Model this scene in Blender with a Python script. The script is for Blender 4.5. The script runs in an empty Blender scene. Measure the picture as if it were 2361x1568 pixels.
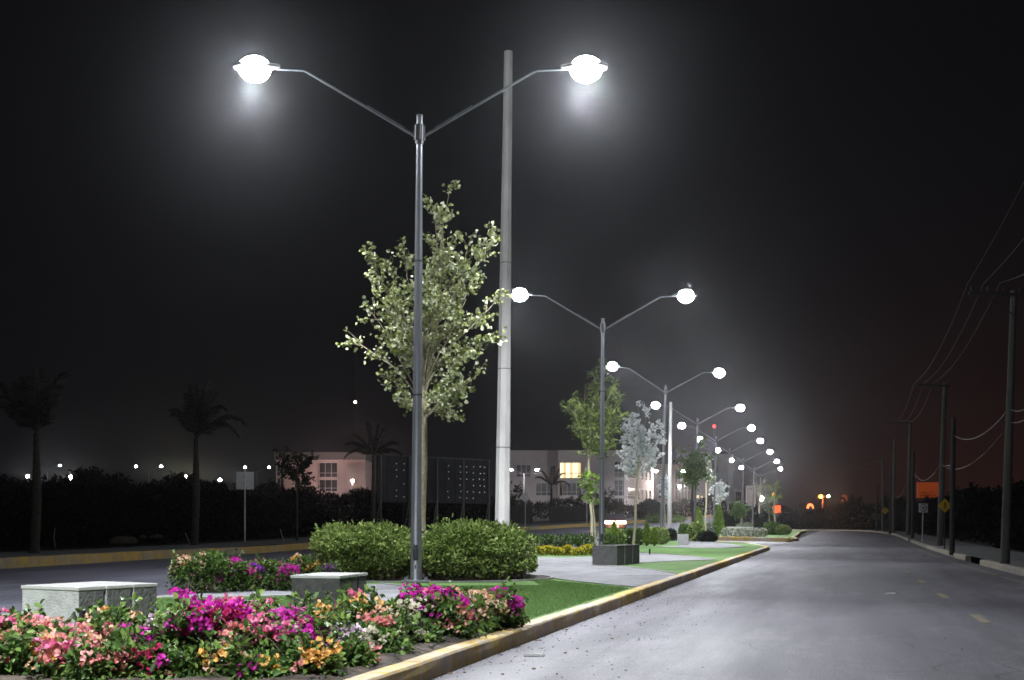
import bpy, bmesh, math, random
import numpy as np
from mathutils import Vector, Matrix

# ---------------------------------------------------------------- scene, camera, sky, exposure
SC = bpy.context.scene
COL = SC.collection
F, CX, YH, H = 2900.0, 1180.5, 1205.0, 1.3      # focal length, principal column, horizon row (2361x1568 frame), eye height

cam_d = bpy.data.cameras.new('camera')
cam = bpy.data.objects.new('camera', cam_d)
COL.objects.link(cam)
cam.location = (0, 0, H)
cam.rotation_euler = (math.pi / 2, 0, 0)
cam_d.sensor_width = 36
cam_d.lens = 36 * F / 2361
cam_d.shift_y = (YH - 784) / 2361
cam_d.clip_end = 2000
SC.camera = cam

w = bpy.data.worlds.new('World')
SC.world = w
w.use_nodes = True
nt = w.node_tree
bg = nt.nodes['Background']
tc = nt.nodes.new('ShaderNodeTexCoord')


def wmath(op, a, b=None, c=None):
    n = nt.nodes.new('ShaderNodeMath')
    n.operation = op
    for i, v in enumerate((a, b, c)):
        if v is None:
            continue
        if isinstance(v, (int, float)):
            n.inputs[i].default_value = v
        else:
            nt.links.new(v, n.inputs[i])
    return n.outputs[0]


# night sky: near black, a faint red town glow low over the far end of the road
sep = nt.nodes.new('ShaderNodeSeparateXYZ')
nt.links.new(tc.outputs['Generated'], sep.inputs[0])
dot = nt.nodes.new('ShaderNodeVectorMath')
dot.operation = 'DOT_PRODUCT'
nt.links.new(tc.outputs['Generated'], dot.inputs[0])
gd = Vector((0.36, 1, 0.02)).normalized()
dot.inputs[1].default_value = gd
glow = wmath('POWER', wmath('MAXIMUM', dot.outputs['Value'], 0.0), 42.0)
low = wmath('POWER', wmath('SUBTRACT', 1.0, wmath('MINIMUM', wmath('ABSOLUTE', sep.outputs[2]), 1.0)), 7.0)
mixw = nt.nodes.new('ShaderNodeMix')
mixw.data_type = 'RGBA'
nt.links.new(wmath('MULTIPLY', glow, low), mixw.inputs[0])
mixw.inputs[6].default_value = (0.0034, 0.0034, 0.0041, 1)
mixw.inputs[7].default_value = (0.0200, 0.0078, 0.0062, 1)
nt.links.new(mixw.outputs[2], bg.inputs[0])
bg.inputs[1].default_value = 1.0

SC.view_settings.view_transform = 'Standard'
SC.view_settings.look = 'None'
SC.view_settings.exposure = 0
SC.view_settings.gamma = 1
SC.cycles.use_denoising = True
SC.cycles.max_bounces = 5
SC.cycles.diffuse_bounces = 2
SC.cycles.glossy_bounces = 2
SC.cycles.transmission_bounces = 3
SC.cycles.volume_bounces = 0
SC.cycles.transparent_max_bounces = 4
SC.cycles.sample_clamp_indirect = 4
SC.cycles.filter_width = 1.6
SC.cycles.use_adaptive_sampling = True
SC.cycles.adaptive_threshold = 0.02
LAMP_W = 920.0
HAZE = 0.00030

R = random.Random(7)
NR = np.random.default_rng(7)


# ---------------------------------------------------------------- measuring helpers
def G(x, y, z=0.0):
    d = F * (H - z) / (y - YH)
    return ((x - CX) * d / F, d)


def A(x, y, Y):
    return Vector(((x - CX) * Y / F, Y, H + (YH - y) * Y / F))


def lerp(a, b, t):
    return a + (b - a) * t


def sstep(a, b, x):
    t = min(1, max(0, (x - a) / (b - a)))
    return t * t * (3 - 2 * t)


def interp(pts, y):
    if y <= pts[0][1]:
        p, q = pts[0], pts[1]
    else:
        for i in range(len(pts) - 1):
            p, q = pts[i], pts[i + 1]
            if y <= q[1]:
                break
    t = (y - p[1]) / (q[1] - p[1])
    return p[0] + (q[0] - p[0]) * t


KX = lambda Y: -3.4 + 0.262 * Y                       # road face of the median kerb
MEDL = [(-13, -14), (-8.6, 7), (-5.5, 19.3), (0.8, 50), (6.3, 72), (11.8, 93), (18.5, 120), (27.5, 155), (40, 212), (100, 500)]
LKERB = [(-30, -30), (-19, 12), (-14.4, 35.4), (-12.1, 48), (-9.46, 59.4), (0.36, 99.4), (7.5, 120), (18, 155), (30, 200), (42, 245)]
RKERB = [(0.5, -16), (8.5, 14), (12.3, 30.2), (15.7, 44), (20.5, 62), (27.6, 87.7), (34.5, 112), (40.3, 132.7), (47, 160), (50.8, 178), (52.8, 190), (53.2, 199), (51, 206), (46, 211), (38, 216), (24, 225)]


def g(X, Y):
    s = interp(MEDL, Y) - X
    return 0.0143 * max(0.0, Y - 55) * sstep(0.4, 6.0, s)


def gl(x, Y):
    """ground point left of the median below picture column x at depth Y"""
    X = (x - CX) * Y / F
    return X, Y, g(X, Y)


# ---------------------------------------------------------------- materials
MATS = {}


def mat(name, col, rough=0.8, col2=None, scale=5.0, detail=4.0, bump=0.0, bscale=None, metal=0.0, emit=None, estr=0.0,
        island=0.0, trans=0.0, spec=0.3, contrast=(0.35, 0.65), stretch=None, col3=None):
    if name in MATS:
        return MATS[name]
    m = bpy.data.materials.new(name)
    m.use_nodes = True
    t = m.node_tree
    N, L = t.nodes, t.links
    b = N['Principled BSDF']
    b.inputs['Base Color'].default_value = (*col, 1)
    b.inputs['Roughness'].default_value = rough
    b.inputs['Metallic'].default_value = metal
    b.inputs['Specular IOR Level'].default_value = spec
    geo = N.new('ShaderNodeNewGeometry')
    src = geo.outputs['Position']
    if stretch:
        mp = N.new('ShaderNodeMapping')
        mp.inputs['Rotation'].default_value = (0, 0, stretch[1])
        mp.inputs['Scale'].default_value = stretch[0]
        L.new(src, mp.inputs[0])
        src = mp.outputs[0]
    colout = None
    if col2 is not None:
        n = N.new('ShaderNodeTexNoise')
        n.inputs['Scale'].default_value = scale
        n.inputs['Detail'].default_value = detail
        n.inputs['Roughness'].default_value = 0.62
        L.new(src, n.inputs['Vector'])
        r = N.new('ShaderNodeValToRGB')
        r.color_ramp.elements[0].position = contrast[0]
        r.color_ramp.elements[1].position = contrast[1]
        r.color_ramp.elements[0].color = (*col, 1)
        r.color_ramp.elements[1].color = (*col2, 1)
        L.new(n.outputs['Fac'], r.inputs[0])
        colout = r.outputs[0]
    if island > 0:
        r2 = N.new('ShaderNodeValToRGB')
        e = r2.color_ramp.elements
        e[0].position = 0
        e[0].color = (*[c * (1 - island) for c in col], 1)
        e[1].position = 1
        c3 = col3 or (col2 or col)
        e[1].color = (*[min(1, c * (1 + island * .6)) for c in c3], 1)
        if col2 is not None:
            x = e.new(0.5)
            x.color = (*col2, 1)
        L.new(geo.outputs['Random Per Island'], r2.inputs[0])
        colout = r2.outputs[0]
    if colout is not None:
        L.new(colout, b.inputs['Base Color'])
    if bump:
        nb = N.new('ShaderNodeTexNoise')
        nb.inputs['Scale'].default_value = bscale or scale * 4
        nb.inputs['Detail'].default_value = 3
        L.new(geo.outputs['Position'], nb.inputs['Vector'])
        bp = N.new('ShaderNodeBump')
        bp.inputs['Strength'].default_value = min(1, bump)
        bp.inputs['Distance'].default_value = 0.02
        L.new(nb.outputs['Fac'], bp.inputs['Height'])
        L.new(bp.outputs[0], b.inputs['Normal'])
    if emit:
        b.inputs['Emission Color'].default_value = (*emit, 1)
        b.inputs['Emission Strength'].default_value = estr
    if trans > 0:
        tr = N.new('ShaderNodeBsdfTranslucent')
        mx = N.new('ShaderNodeMixShader')
        mx.inputs[0].default_value = trans
        if colout is not None:
            L.new(colout, tr.inputs[0])
        else:
            tr.inputs[0].default_value = (*col, 1)
        L.new(b.outputs[0], mx.inputs[1])
        L.new(tr.outputs[0], mx.inputs[2])
        L.new(mx.outputs[0], N['Material Output'].inputs[0])
    MATS[name] = m
    return m


def asphalt(name, base, dark, light, rot):
    """dusty asphalt: fine grit, long streaks worn along the lane, pale dust drifts, dark specks"""
    m = bpy.data.materials.new(name)
    m.use_nodes = True
    t = m.node_tree
    N, L = t.nodes, t.links
    b = N['Principled BSDF']
    b.inputs['Specular IOR Level'].default_value = 0.4
    geo = N.new('ShaderNodeNewGeometry')

    def noise(scale, sc=(1, 1, 1), detail=4, rough=.6):
        mp = N.new('ShaderNodeMapping')
        mp.vector_type = 'TEXTURE'
        mp.inputs['Rotation'].default_value = (0, 0, rot)
        mp.inputs['Scale'].default_value = sc
        L.new(geo.outputs['Position'], mp.inputs[0])
        n = N.new('ShaderNodeTexNoise')
        n.inputs['Scale'].default_value = scale
        n.inputs['Detail'].default_value = detail
        n.inputs['Roughness'].default_value = rough
        L.new(mp.outputs[0], n.inputs['Vector'])
        return n.outputs['Fac']

    def ramp(f, a, bb, ca, cb):
        r = N.new('ShaderNodeValToRGB')
        r.color_ramp.elements[0].position, r.color_ramp.elements[1].position = a, bb
        r.color_ramp.elements[0].color, r.color_ramp.elements[1].color = (*ca, 1), (*cb, 1)
        L.new(f, r.inputs[0])
        return r.outputs[0]

    def mix(mode, f, x, y):
        n = N.new('ShaderNodeMix')
        n.data_type = 'RGBA'
        n.blend_type = mode
        if isinstance(f, float):
            n.inputs[0].default_value = f
        else:
            L.new(f, n.inputs[0])
        L.new(x, n.inputs[6])
        L.new(y, n.inputs[7])
        return n.outputs[2]

    streak = ramp(noise(1.6, (1, 14, 1), 5), .3, .7, dark, base)
    patch = ramp(noise(.35, (1, 2.5, 1), 6, .7), .42, .68, (.90,) * 3, (1.12,) * 3)
    grit = ramp(noise(42, detail=5, rough=.85), .38, .62, (.42,) * 3, (1.45,) * 3)
    dust = noise(.8, (1, 3, 1), 7, .75)
    c = mix('MULTIPLY', 1.0, streak, patch)
    c = mix('MULTIPLY', .9, c, grit)
    dm = N.new('ShaderNodeValToRGB')
    dm.color_ramp.elements[0].position, dm.color_ramp.elements[1].position = .52, .72
    L.new(dust, dm.inputs[0])
    rgb = N.new('ShaderNodeRGB')
    rgb.outputs[0].default_value = (*light, 1)
    c = mix('MIX', dm.outputs[0], c, mix('MULTIPLY', 1.0, rgb.outputs[0], grit))
    v = N.new('ShaderNodeTexVoronoi')
    v.inputs['Scale'].default_value = 2.2
    L.new(geo.outputs['Position'], v.inputs['Vector'])
    spk = ramp(v.outputs['Distance'], .025, .04, (.25,) * 3, (1,) * 3)
    c = mix('MULTIPLY', 1.0, c, spk)
    # hairline cracks, present only in patches
    dn = N.new('ShaderNodeTexNoise')
    dn.inputs['Scale'].default_value = 1.2
    dn.inputs['Detail'].default_value = 6
    L.new(geo.outputs['Position'], dn.inputs['Vector'])
    va = N.new('ShaderNodeVectorMath')
    va.operation = 'MULTIPLY_ADD'
    L.new(dn.outputs['Color'], va.inputs[0])
    va.inputs[1].default_value = (.9, .9, 0)
    L.new(geo.outputs['Position'], va.inputs[2])
    vc = N.new('ShaderNodeTexVoronoi')
    vc.feature = 'DISTANCE_TO_EDGE'
    vc.inputs['Scale'].default_value = .42
    L.new(va.outputs[0], vc.inputs['Vector'])
    ck = ramp(vc.outputs['Distance'], .0015, .0055, (.45,) * 3, (1,) * 3)
    cm = N.new('ShaderNodeValToRGB')
    cm.color_ramp.elements[0].position, cm.color_ramp.elements[1].position = .46, .54
    L.new(noise(.25, detail=3), cm.inputs[0])
    c = mix('MULTIPLY', cm.outputs[0], c, ck)
    L.new(c, b.inputs['Base Color'])
    L.new(ramp(noise(.9, (1, 8, 1)), .3, .7, (.5,) * 3, (.8,) * 3), b.inputs['Roughness'])
    nb = N.new('ShaderNodeTexNoise')
    nb.inputs['Scale'].default_value = 70
    L.new(geo.outputs['Position'], nb.inputs['Vector'])
    bp = N.new('ShaderNodeBump')
    bp.inputs['Strength'].default_value = .5
    bp.inputs['Distance'].default_value = .006
    L.new(nb.outputs['Fac'], bp.inputs['Height'])
    L.new(bp.outputs[0], b.inputs['Normal'])
    MATS[name] = m
    return m


def painted_kerb(name, paint, concrete, wear, zsplit=None):
    """paint worn off in patches, dirt at the foot, bare concrete below"""
    m = bpy.data.materials.new(name)
    m.use_nodes = True
    t = m.node_tree
    N, L = t.nodes, t.links
    b = N['Principled BSDF']
    b.inputs['Roughness'].default_value = .85
    geo = N.new('ShaderNodeNewGeometry')

    def noise(scale, det=5, src=None):
        n = N.new('ShaderNodeTexNoise')
        n.inputs['Scale'].default_value = scale
        n.inputs['Detail'].default_value = det
        n.inputs['Roughness'].default_value = .7
        L.new(src or geo.outputs['Position'], n.inputs['Vector'])
        return n.outputs['Fac']

    mp = N.new('ShaderNodeMapping')
    mp.inputs['Scale'].default_value = (1, 1, .6)
    L.new(geo.outputs['Position'], mp.inputs[0])
    f = N.new('ShaderNodeValToRGB')
    f.color_ramp.elements[0].position, f.color_ramp.elements[1].position = wear - .1, wear + .12
    ad = N.new('ShaderNodeMath')
    ad.operation = 'ADD'
    L.new(noise(7, 6, mp.outputs[0]), ad.inputs[0])
    big = N.new('ShaderNodeMath')
    big.operation = 'MULTIPLY_ADD'
    L.new(noise(.22, 2), big.inputs[0])
    big.inputs[1].default_value = 1.1
    big.inputs[2].default_value = -.55
    L.new(big.outputs[0], ad.inputs[1])
    L.new(ad.outputs[0], f.inputs[0])
    mx = N.new('ShaderNodeMix')
    mx.data_type = 'RGBA'
    L.new(f.outputs[0], mx.inputs[0])
    mx.inputs[6].default_value = (*paint, 1)
    mx.inputs[7].default_value = (*concrete, 1)
    mx2 = N.new('ShaderNodeMix')
    mx2.data_type = 'RGBA'
    mx2.blend_type = 'MULTIPLY'
    mx2.inputs[0].default_value = .85
    r = N.new('ShaderNodeValToRGB')
    r.color_ramp.elements[0].position, r.color_ramp.elements[1].position = .32, .62
    r.color_ramp.elements[0].color = (.74, .71, .66, 1)
    r.color_ramp.elements[1].color = (1.1, 1.1, 1.1, 1)
    L.new(noise(3.2, 7, mp.outputs[0]), r.inputs[0])
    L.new(mx.outputs[2], mx2.inputs[6])
    L.new(r.outputs[0], mx2.inputs[7])
    L.new(mx2.outputs[2], b.inputs['Base Color'])
    bp = N.new('ShaderNodeBump')
    bp.inputs['Strength'].default_value = .5
    bp.inputs['Distance'].default_value = .01
    L.new(noise(40, 3), bp.inputs['Height'])
    L.new(bp.outputs[0], b.inputs['Normal'])
    MATS[name] = m
    return m


def paver(name, a, b_, mortar, rot=0.25, sx=5.0):
    m = bpy.data.materials.new(name)
    m.use_nodes = True
    t = m.node_tree
    N, L = t.nodes, t.links
    b = N['Principled BSDF']
    b.inputs['Roughness'].default_value = .8
    geo = N.new('ShaderNodeNewGeometry')
    mp = N.new('ShaderNodeMapping')
    mp.inputs['Rotation'].default_value = (0, 0, rot)
    L.new(geo.outputs['Position'], mp.inputs[0])
    br = N.new('ShaderNodeTexBrick')
    br.inputs['Scale'].default_value = sx
    br.inputs['Color1'].default_value = (*a, 1)
    br.inputs['Color2'].default_value = (*b_, 1)
    br.inputs['Mortar'].default_value = (*mortar, 1)
    br.inputs['Mortar Size'].default_value = .025
    L.new(mp.outputs[0], br.inputs['Vector'])
    n = N.new('ShaderNodeTexNoise')
    n.inputs['Scale'].default_value = 1.5
    n.inputs['Detail'].default_value = 6
    L.new(geo.outputs['Position'], n.inputs['Vector'])
    r = N.new('ShaderNodeValToRGB')
    r.color_ramp.elements[0].position, r.color_ramp.elements[1].position = .3, .7
    r.color_ramp.elements[0].color = (.62, .62, .62, 1)
    r.color_ramp.elements[1].color = (1.15, 1.15, 1.15, 1)
    L.new(n.outputs['Fac'], r.inputs[0])
    mx = N.new('ShaderNodeMix')
    mx.data_type = 'RGBA'
    mx.blend_type = 'MULTIPLY'
    mx.inputs[0].default_value = 1
    L.new(br.outputs[0], mx.inputs[6])
    L.new(r.outputs[0], mx.inputs[7])
    L.new(mx.outputs[2], b.inputs['Base Color'])
    bp = N.new('ShaderNodeBump')
    bp.inputs['Distance'].default_value = .01
    bp.inputs['Strength'].default_value = .6
    bp.invert = True
    L.new(br.outputs['Fac'], bp.inputs['Height'])
    L.new(bp.outputs[0], b.inputs['Normal'])
    MATS[name] = m
    return m


asphalt('road_asphalt', (.175, .167, .198), (.110, .106, .128), (.215, .205, .235), -0.256)
asphalt('side_road_asphalt', (.155, .155, .20), (.10, .10, .13), (.19, .19, .225), -0.2)
painted_kerb('kerb_yellow', (.72, .50, .11), (.62, .54, .45), .47)
painted_kerb('kerb_far_yellow', (.46, .30, .07), (.30, .28, .23), .55)
painted_kerb('kerb_pale', (.38, .34, .24), (.30, .28, .25), .5)
paver('paver_grey', (.34, .34, .36), (.26, .26, .29), (.14, .14, .15))
paver('paver_walk', (.20, .20, .21), (.16, .16, .17), (.08, .08, .08), sx=2)
mat('turf', (.12, .215, .075), .9, (.175, .30, .10), scale=.7, detail=8, bump=.9, bscale=60, spec=.15)
mat('soil', (.045, .037, .030), .95, (.15, .122, .10), scale=6, detail=8, bump=1, bscale=30)
mat('scrub_ground', (.012, .011, .009), .95, (.028, .025, .02), scale=.8, detail=8, bump=1, bscale=6)
mat('kerb_edge', (.42, .41, .40), .85, (.30, .30, .30), scale=8, bump=.3)
mat('pole_metal', (.30, .31, .34), .42, (.22, .23, .26), scale=9, detail=6, metal=.65, spec=.5, stretch=((1, 1, .12), 0), bump=.08, bscale=60)
mat('collar_metal', (.10, .10, .11), .45, metal=.7, spec=.5)
mat('head_housing', (.16, .16, .17), .5, metal=.4)
mat('lamp_lens', (.9, .9, .9), .3, emit=(.93, .97, 1.0), estr=300)
mat('lamp_lens_far', (.9, .9, .9), .3, emit=(.95, 1.0, .95), estr=120)
mat('lens_pink', (.9, .9, .9), .3, emit=(1.0, .66, .5), estr=90)
mat('lens_white', (.9, .9, .9), .3, emit=(1.0, .92, .95), estr=150)
mat('lens_yellow', (.9, .9, .9), .3, emit=(1.0, .88, .55), estr=200)
mat('lens_orange', (.9, .5, .2), .3, emit=(1.0, .38, .08), estr=2.8)
mat('red_beacon', (.9, .1, .1), .3, emit=(1.0, .03, .02), estr=3)
mat('white_beacon', (.9, .9, .8), .3, emit=(1.0, .95, .7), estr=10)
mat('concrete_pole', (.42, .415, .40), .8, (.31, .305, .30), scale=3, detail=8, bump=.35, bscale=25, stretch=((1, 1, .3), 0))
mat('concrete_coarse_shaded', (.17, .17, .17), .95, (.10, .10, .10), scale=12, detail=9, bump=1, bscale=26)
mat('concrete_shaded', (.085, .085, .083), .92, (.05, .05, .05), scale=14, detail=8, bump=1, bscale=38)  # same bench concrete, darkened to put the shade into its colour
mat('concrete_rough', (.46, .46, .455), .92, (.33, .33, .33), scale=9, detail=9, bump=.8, bscale=60)
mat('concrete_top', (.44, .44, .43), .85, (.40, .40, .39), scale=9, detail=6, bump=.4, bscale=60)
mat('concrete_white', (.72, .70, .74), .8, (.60, .60, .63), scale=5, bump=.4, bscale=40)
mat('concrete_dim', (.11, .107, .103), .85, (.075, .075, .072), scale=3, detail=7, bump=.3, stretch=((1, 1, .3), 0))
mat('dark_pole', (.045, .042, .042), .8, (.03, .03, .03), scale=3)
mat('bark_pale', (.42, .38, .27), .85, (.28, .25, .18), scale=16, detail=6, bump=.7, bscale=40)
mat('bark_dark', (.055, .045, .036), .9, (.022, .019, .016), scale=12, detail=6, bump=.8, bscale=30)
mat('stem_brown', (.15, .115, .08), .9, (.09, .07, .05), scale=20)
mat('stem_pale', (.30, .26, .21), .9, (.2, .17, .13), scale=20)
mat('leaf_hedge', (.09, .15, .03), .6, (.21, .31, .075), island=.4, trans=.28, spec=.25, col3=(.42, .50, .18))
mat('leaf_bougain', (.032, .07, .018), .5, (.085, .17, .038), island=.4, trans=.28, spec=.4, col3=(.21, .32, .075))
mat('leaf_lime', (.10, .19, .02), .55, (.17, .28, .03), island=.3, trans=.3, col3=(.25, .36, .06))
mat('leaf_mid', (.04, .09, .018), .55, (.08, .15, .03), island=.3, trans=.25, col3=(.12, .2, .05))
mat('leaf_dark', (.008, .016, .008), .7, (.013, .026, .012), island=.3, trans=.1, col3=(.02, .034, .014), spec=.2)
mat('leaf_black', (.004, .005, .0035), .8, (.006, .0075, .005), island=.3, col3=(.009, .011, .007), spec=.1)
mat('leaf_tree', (.21, .26, .06), .45, (.35, .40, .14), island=.4, trans=.22, spec=.5, col3=(.62, .65, .50))  # palest leaf tone stands in for lamp gloss on the leaves
mat('leaf_silver', (.66, .68, .68), .5, (.80, .82, .84), island=.2, trans=.3, col3=(.86, .88, .9))
mat('leaf_grey', (.12, .15, .10), .6, (.2, .24, .17), island=.3, trans=.2, col3=(.32, .36, .28))
mat('leaf_palm', (.03, .032, .026), .8, (.045, .046, .038), island=.3, col3=(.06, .055, .045), spec=.1)
mat('blossom_white', (.5, .48, .42), .7, (.6, .56, .5), island=.2, col3=(.7, .65, .6))
mat('blossom_yellow', (.55, .42, .02), .7, (.7, .58, .05), island=.3, trans=.2, col3=(.8, .7, .1))
mat('plastic_black', (.02, .02, .022), .5, spec=.4)
mat('plastic_white', (.68, .68, .70), .6, (.5, .5, .5), scale=30)
mat('grass_blade', (.11, .20, .065), .8, (.16, .275, .09), island=.25, trans=.2, col3=(.23, .35, .13))


def petals(name, a, b_, c):
    return mat(name, a, .6, b_, island=.18, trans=.35, col3=c, spec=.2)


PAL = {
    'magenta': petals('bract_magenta', (.42, .012, .24), (.62, .03, .42), (.70, .08, .52)),
    'salmon': petals('bract_salmon', (.72, .18, .17), (.82, .34, .32), (.88, .50, .46)),
    'orange': petals('bract_orange', (.78, .34, .05), (.85, .50, .14), (.90, .62, .32)),
    'peach': petals('bract_peach', (.80, .45, .22), (.85, .56, .38), (.90, .68, .56)),
    'pink': petals('bract_pink', (.66, .08, .22), (.78, .20, .36), (.85, .38, .50)),
    'cream': petals('bract_cream', (.60, .58, .40), (.72, .68, .52), (.82, .78, .66)),
    'lilac': petals('bract_lilac', (.60, .38, .56), (.72, .56, .70), (.85, .74, .82)),
    'crimson': petals('bract_crimson', (.28, .01, .05), (.42, .02, .10), (.55, .05, .16)),
    'purple': petals('bract_purple', (.24, .02, .40), (.36, .05, .56), (.48, .12, .64)),
}


# ---------------------------------------------------------------- mesh helpers
class MB:
    def __init__(s):
        s.v, s.f, s.m = [], [], []

    def add(s, vs, fs, mi=0):
        o = len(s.v)
        s.v += [tuple(p) for p in vs]
        s.f += [tuple(i + o for i in f) for f in fs]
        s.m += [mi] * len(fs)

    def box(s, c, d, rz=0, mi=0, M=None):
        hx, hy, hz = d[0] / 2, d[1] / 2, d[2] / 2
        cr, sr = math.cos(rz), math.sin(rz)
        vs = []
        for sz in (-1, 1):
            for sx, sy in ((-1, -1), (1, -1), (1, 1), (-1, 1)):
                x, y, z = sx * hx, sy * hy, sz * hz
                p = Vector((c[0] + x * cr - y * sr, c[1] + x * sr + y * cr, c[2] + z))
                vs.append(M @ p if M else p)
        s.add(vs, [(3, 2, 1, 0), (4, 5, 6, 7), (0, 1, 5, 4), (1, 2, 6, 5), (2, 3, 7, 6), (3, 0, 4, 7)], mi)

    def tube(s, pts, rad, n=8, mi=0, cap=True):
        pts = [Vector(p) for p in pts]
        if isinstance(rad, (int, float)):
            rad = [rad] * len(pts)
        o = len(s.v)
        prev = None
        for i, p in enumerate(pts):
            d = (pts[min(i + 1, len(pts) - 1)] - pts[max(i - 1, 0)]).normalized()
            if prev is None:
                u = d.cross(Vector((0, 1, 0)) if abs(d.y) < .9 else Vector((1, 0, 0))).normalized()
            else:
                u = (prev - d * prev.dot(d))
                u = u.normalized() if u.length > 1e-6 else d.orthogonal().normalized()
            prev = u
            v = d.cross(u)
            for k in range(n):
                a = 2 * math.pi * k / n
                s.v.append(tuple(p + (u * math.cos(a) + v * math.sin(a)) * rad[i]))
        for i in range(len(pts) - 1):
            for k in range(n):
                a, b = o + i * n + k, o + i * n + (k + 1) % n
                s.f.append((a, b, b + n, a + n))
                s.m.append(mi)
        if cap:
            s.f.append(tuple(o + k for k in range(n))[::-1])
            s.m.append(mi)
            s.f.append(tuple(o + (len(pts) - 1) * n + k for k in range(n)))
            s.m.append(mi)

    def sphere(s, c, r, n=12, m=8, mi=0, sc=(1, 1, 1), lo=-math.pi / 2, hi=math.pi / 2):
        vs, fs = [], []
        for j in range(m + 1):
            a = lo + (hi - lo) * j / m
            for k in range(n):
                b = 2 * math.pi * k / n
                vs.append((c[0] + r * sc[0] * math.cos(a) * math.cos(b), c[1] + r * sc[1] * math.cos(a) * math.sin(b), c[2] + r * sc[2] * math.sin(a)))
        for j in range(m):
            for k in range(n):
                p, q = j * n + k, j * n + (k + 1) % n
                fs.append((p, q, q + n, p + n))
        s.add(vs, fs, mi)

    def build(s, name, mats, parent=None, smooth=False, bevel=0):
        me = bpy.data.meshes.new(name)
        me.from_pydata(s.v, [], s.f)
        if not isinstance(mats, (list, tuple)):
            mats = [mats]
        for m in mats:
            me.materials.append(MATS[m] if isinstance(m, str) else m)
        me.polygons.foreach_set('material_index', s.m)
        if smooth:
            me.polygons.foreach_set('use_smooth', [True] * len(me.polygons))
        me.update()
        o = bpy.data.objects.new(name, me)
        COL.objects.link(o)
        if parent:
            o.parent = parent
        if bevel:
            b = o.modifiers.new('bevel', 'BEVEL')
            b.width = bevel
            b.segments = 2
            b.limit_method = 'ANGLE'
        if smooth:
            me.set_sharp_from_angle(angle=math.radians(40))
        return o


def npmesh(name, V, faces4, mats, parent=None, mi=None, tri=False):
    """fast mesh from numpy arrays: V (n,3), faces (m,k)"""
    k = faces4.shape[1]
    me = bpy.data.meshes.new(name)
    me.vertices.add(len(V))
    me.vertices.foreach_set('co', np.ascontiguousarray(V, dtype=np.float32).ravel())
    me.loops.add(faces4.size)
    me.loops.foreach_set('vertex_index', faces4.ravel().astype(np.int32))
    me.polygons.add(len(faces4))
    me.polygons.foreach_set('loop_start', np.arange(0, faces4.size, k, dtype=np.int32))
    me.polygons.foreach_set('loop_total', np.full(len(faces4), k, dtype=np.int32))
    if not isinstance(mats, (list, tuple)):
        mats = [mats]
    for m in mats:
        me.materials.append(MATS[m] if isinstance(m, str) else m)
    if mi is not None:
        me.polygons.foreach_set('material_index', mi.astype(np.int32))
    me.update(calc_edges=True)
    me.validate()
    o = bpy.data.objects.new(name, me)
    COL.objects.link(o)
    if parent:
        o.parent = parent
    return o


def norm(a):
    return a / (np.linalg.norm(a, axis=1, keepdims=True) + 1e-9)


def leaf_arrays(P, D, Nn, L, W, wide=.5):
    """six-vertex folded leaves. P base, D pointing direction, Nn face normal, L length, W width"""
    n = len(P)
    D = norm(D)
    S = norm(np.cross(D, Nn))
    U = np.cross(S, D)
    L = np.broadcast_to(np.asarray(L, float), (n,))[:, None]
    W = np.broadcast_to(np.asarray(W, float), (n,))[:, None]
    v = np.empty((n, 6, 3))
    v[:, 0] = P
    v[:, 1] = P + D * L * .32 + S * W * wide + U * W * .16
    v[:, 2] = P + D * L * .74 + S * W * wide * .8 + U * W * .12
    v[:, 3] = P + D * L - U * L * .18
    v[:, 4] = P + D * L * .74 - S * W * wide * .8 + U * W * .12
    v[:, 5] = P + D * L * .32 - S * W * wide + U * W * .16
    f = np.array([[0, 1, 2, 3], [0, 3, 4, 5]])
    F_ = (np.arange(n)[:, None, None] * 6 + f[None]).reshape(-1, 4)
    return v.reshape(-1, 3), F_


def rdir(n, up=0.0, rng=NR):
    d = rng.normal(size=(n, 3))
    d[:, 2] += up
    return norm(d)


def tag(o, label=None, cat=None, group=None, kind=None):
    if label:
        o['label'] = label
    if cat:
        o['category'] = cat
    if group:
        o['group'] = group
    if kind:
        o['kind'] = kind
    return o


def empty(name, loc, rz=0, lean=0, **k):
    o = bpy.data.objects.new(name, None)
    COL.objects.link(o)
    o.location = loc
    o.rotation_euler = (0, lean, rz)
    tag(o, **k)
    return o


def copy_tree(o, parent=None):
    c = o.copy()
    COL.objects.link(c)
    c.parent = parent
    for ch in list(o.children):
        copy_tree(ch, c)
    return c


def sheet(name, pts, z, m, kind='structure'):
    bm = bmesh.new()
    vs = [bm.verts.new((p[0], p[1], z)) for p in pts]
    f = bm.faces.new(vs)
    if f.normal.z < 0:
        f.normal_flip()
    bm.normal_update()
    if f.normal.z < 0:
        bmesh.ops.reverse_faces(bm, faces=[f])
    bmesh.ops.triangulate(bm, faces=list(bm.faces))
    me = bpy.data.meshes.new(name)
    bm.to_mesh(me)
    me.materials.append(MATS[m])
    o = bpy.data.objects.new(name, me)
    COL.objects.link(o)
    o['kind'] = kind
    return o


def resample(pts, step):
    out = []
    for i in range(len(pts) - 1):
        a, b = Vector(pts[i]), Vector(pts[i + 1])
        n = max(1, int((b - a).length / step))
        for k in range(n):
            out.append(a.lerp(b, k / n))
    out.append(Vector(pts[-1]))
    return out


def smooth_line(pts, it=2):
    pts = [Vector(p) for p in pts]
    for _ in range(it):
        o = [pts[0]]
        for i in range(len(pts) - 1):
            o.append(pts[i].lerp(pts[i + 1], .25))
            o.append(pts[i].lerp(pts[i + 1], .75))
        o.append(pts[-1])
        pts = o
    return pts


def at_y(line, ys):
    return [(interp(line, y), y) for y in ys]


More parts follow.
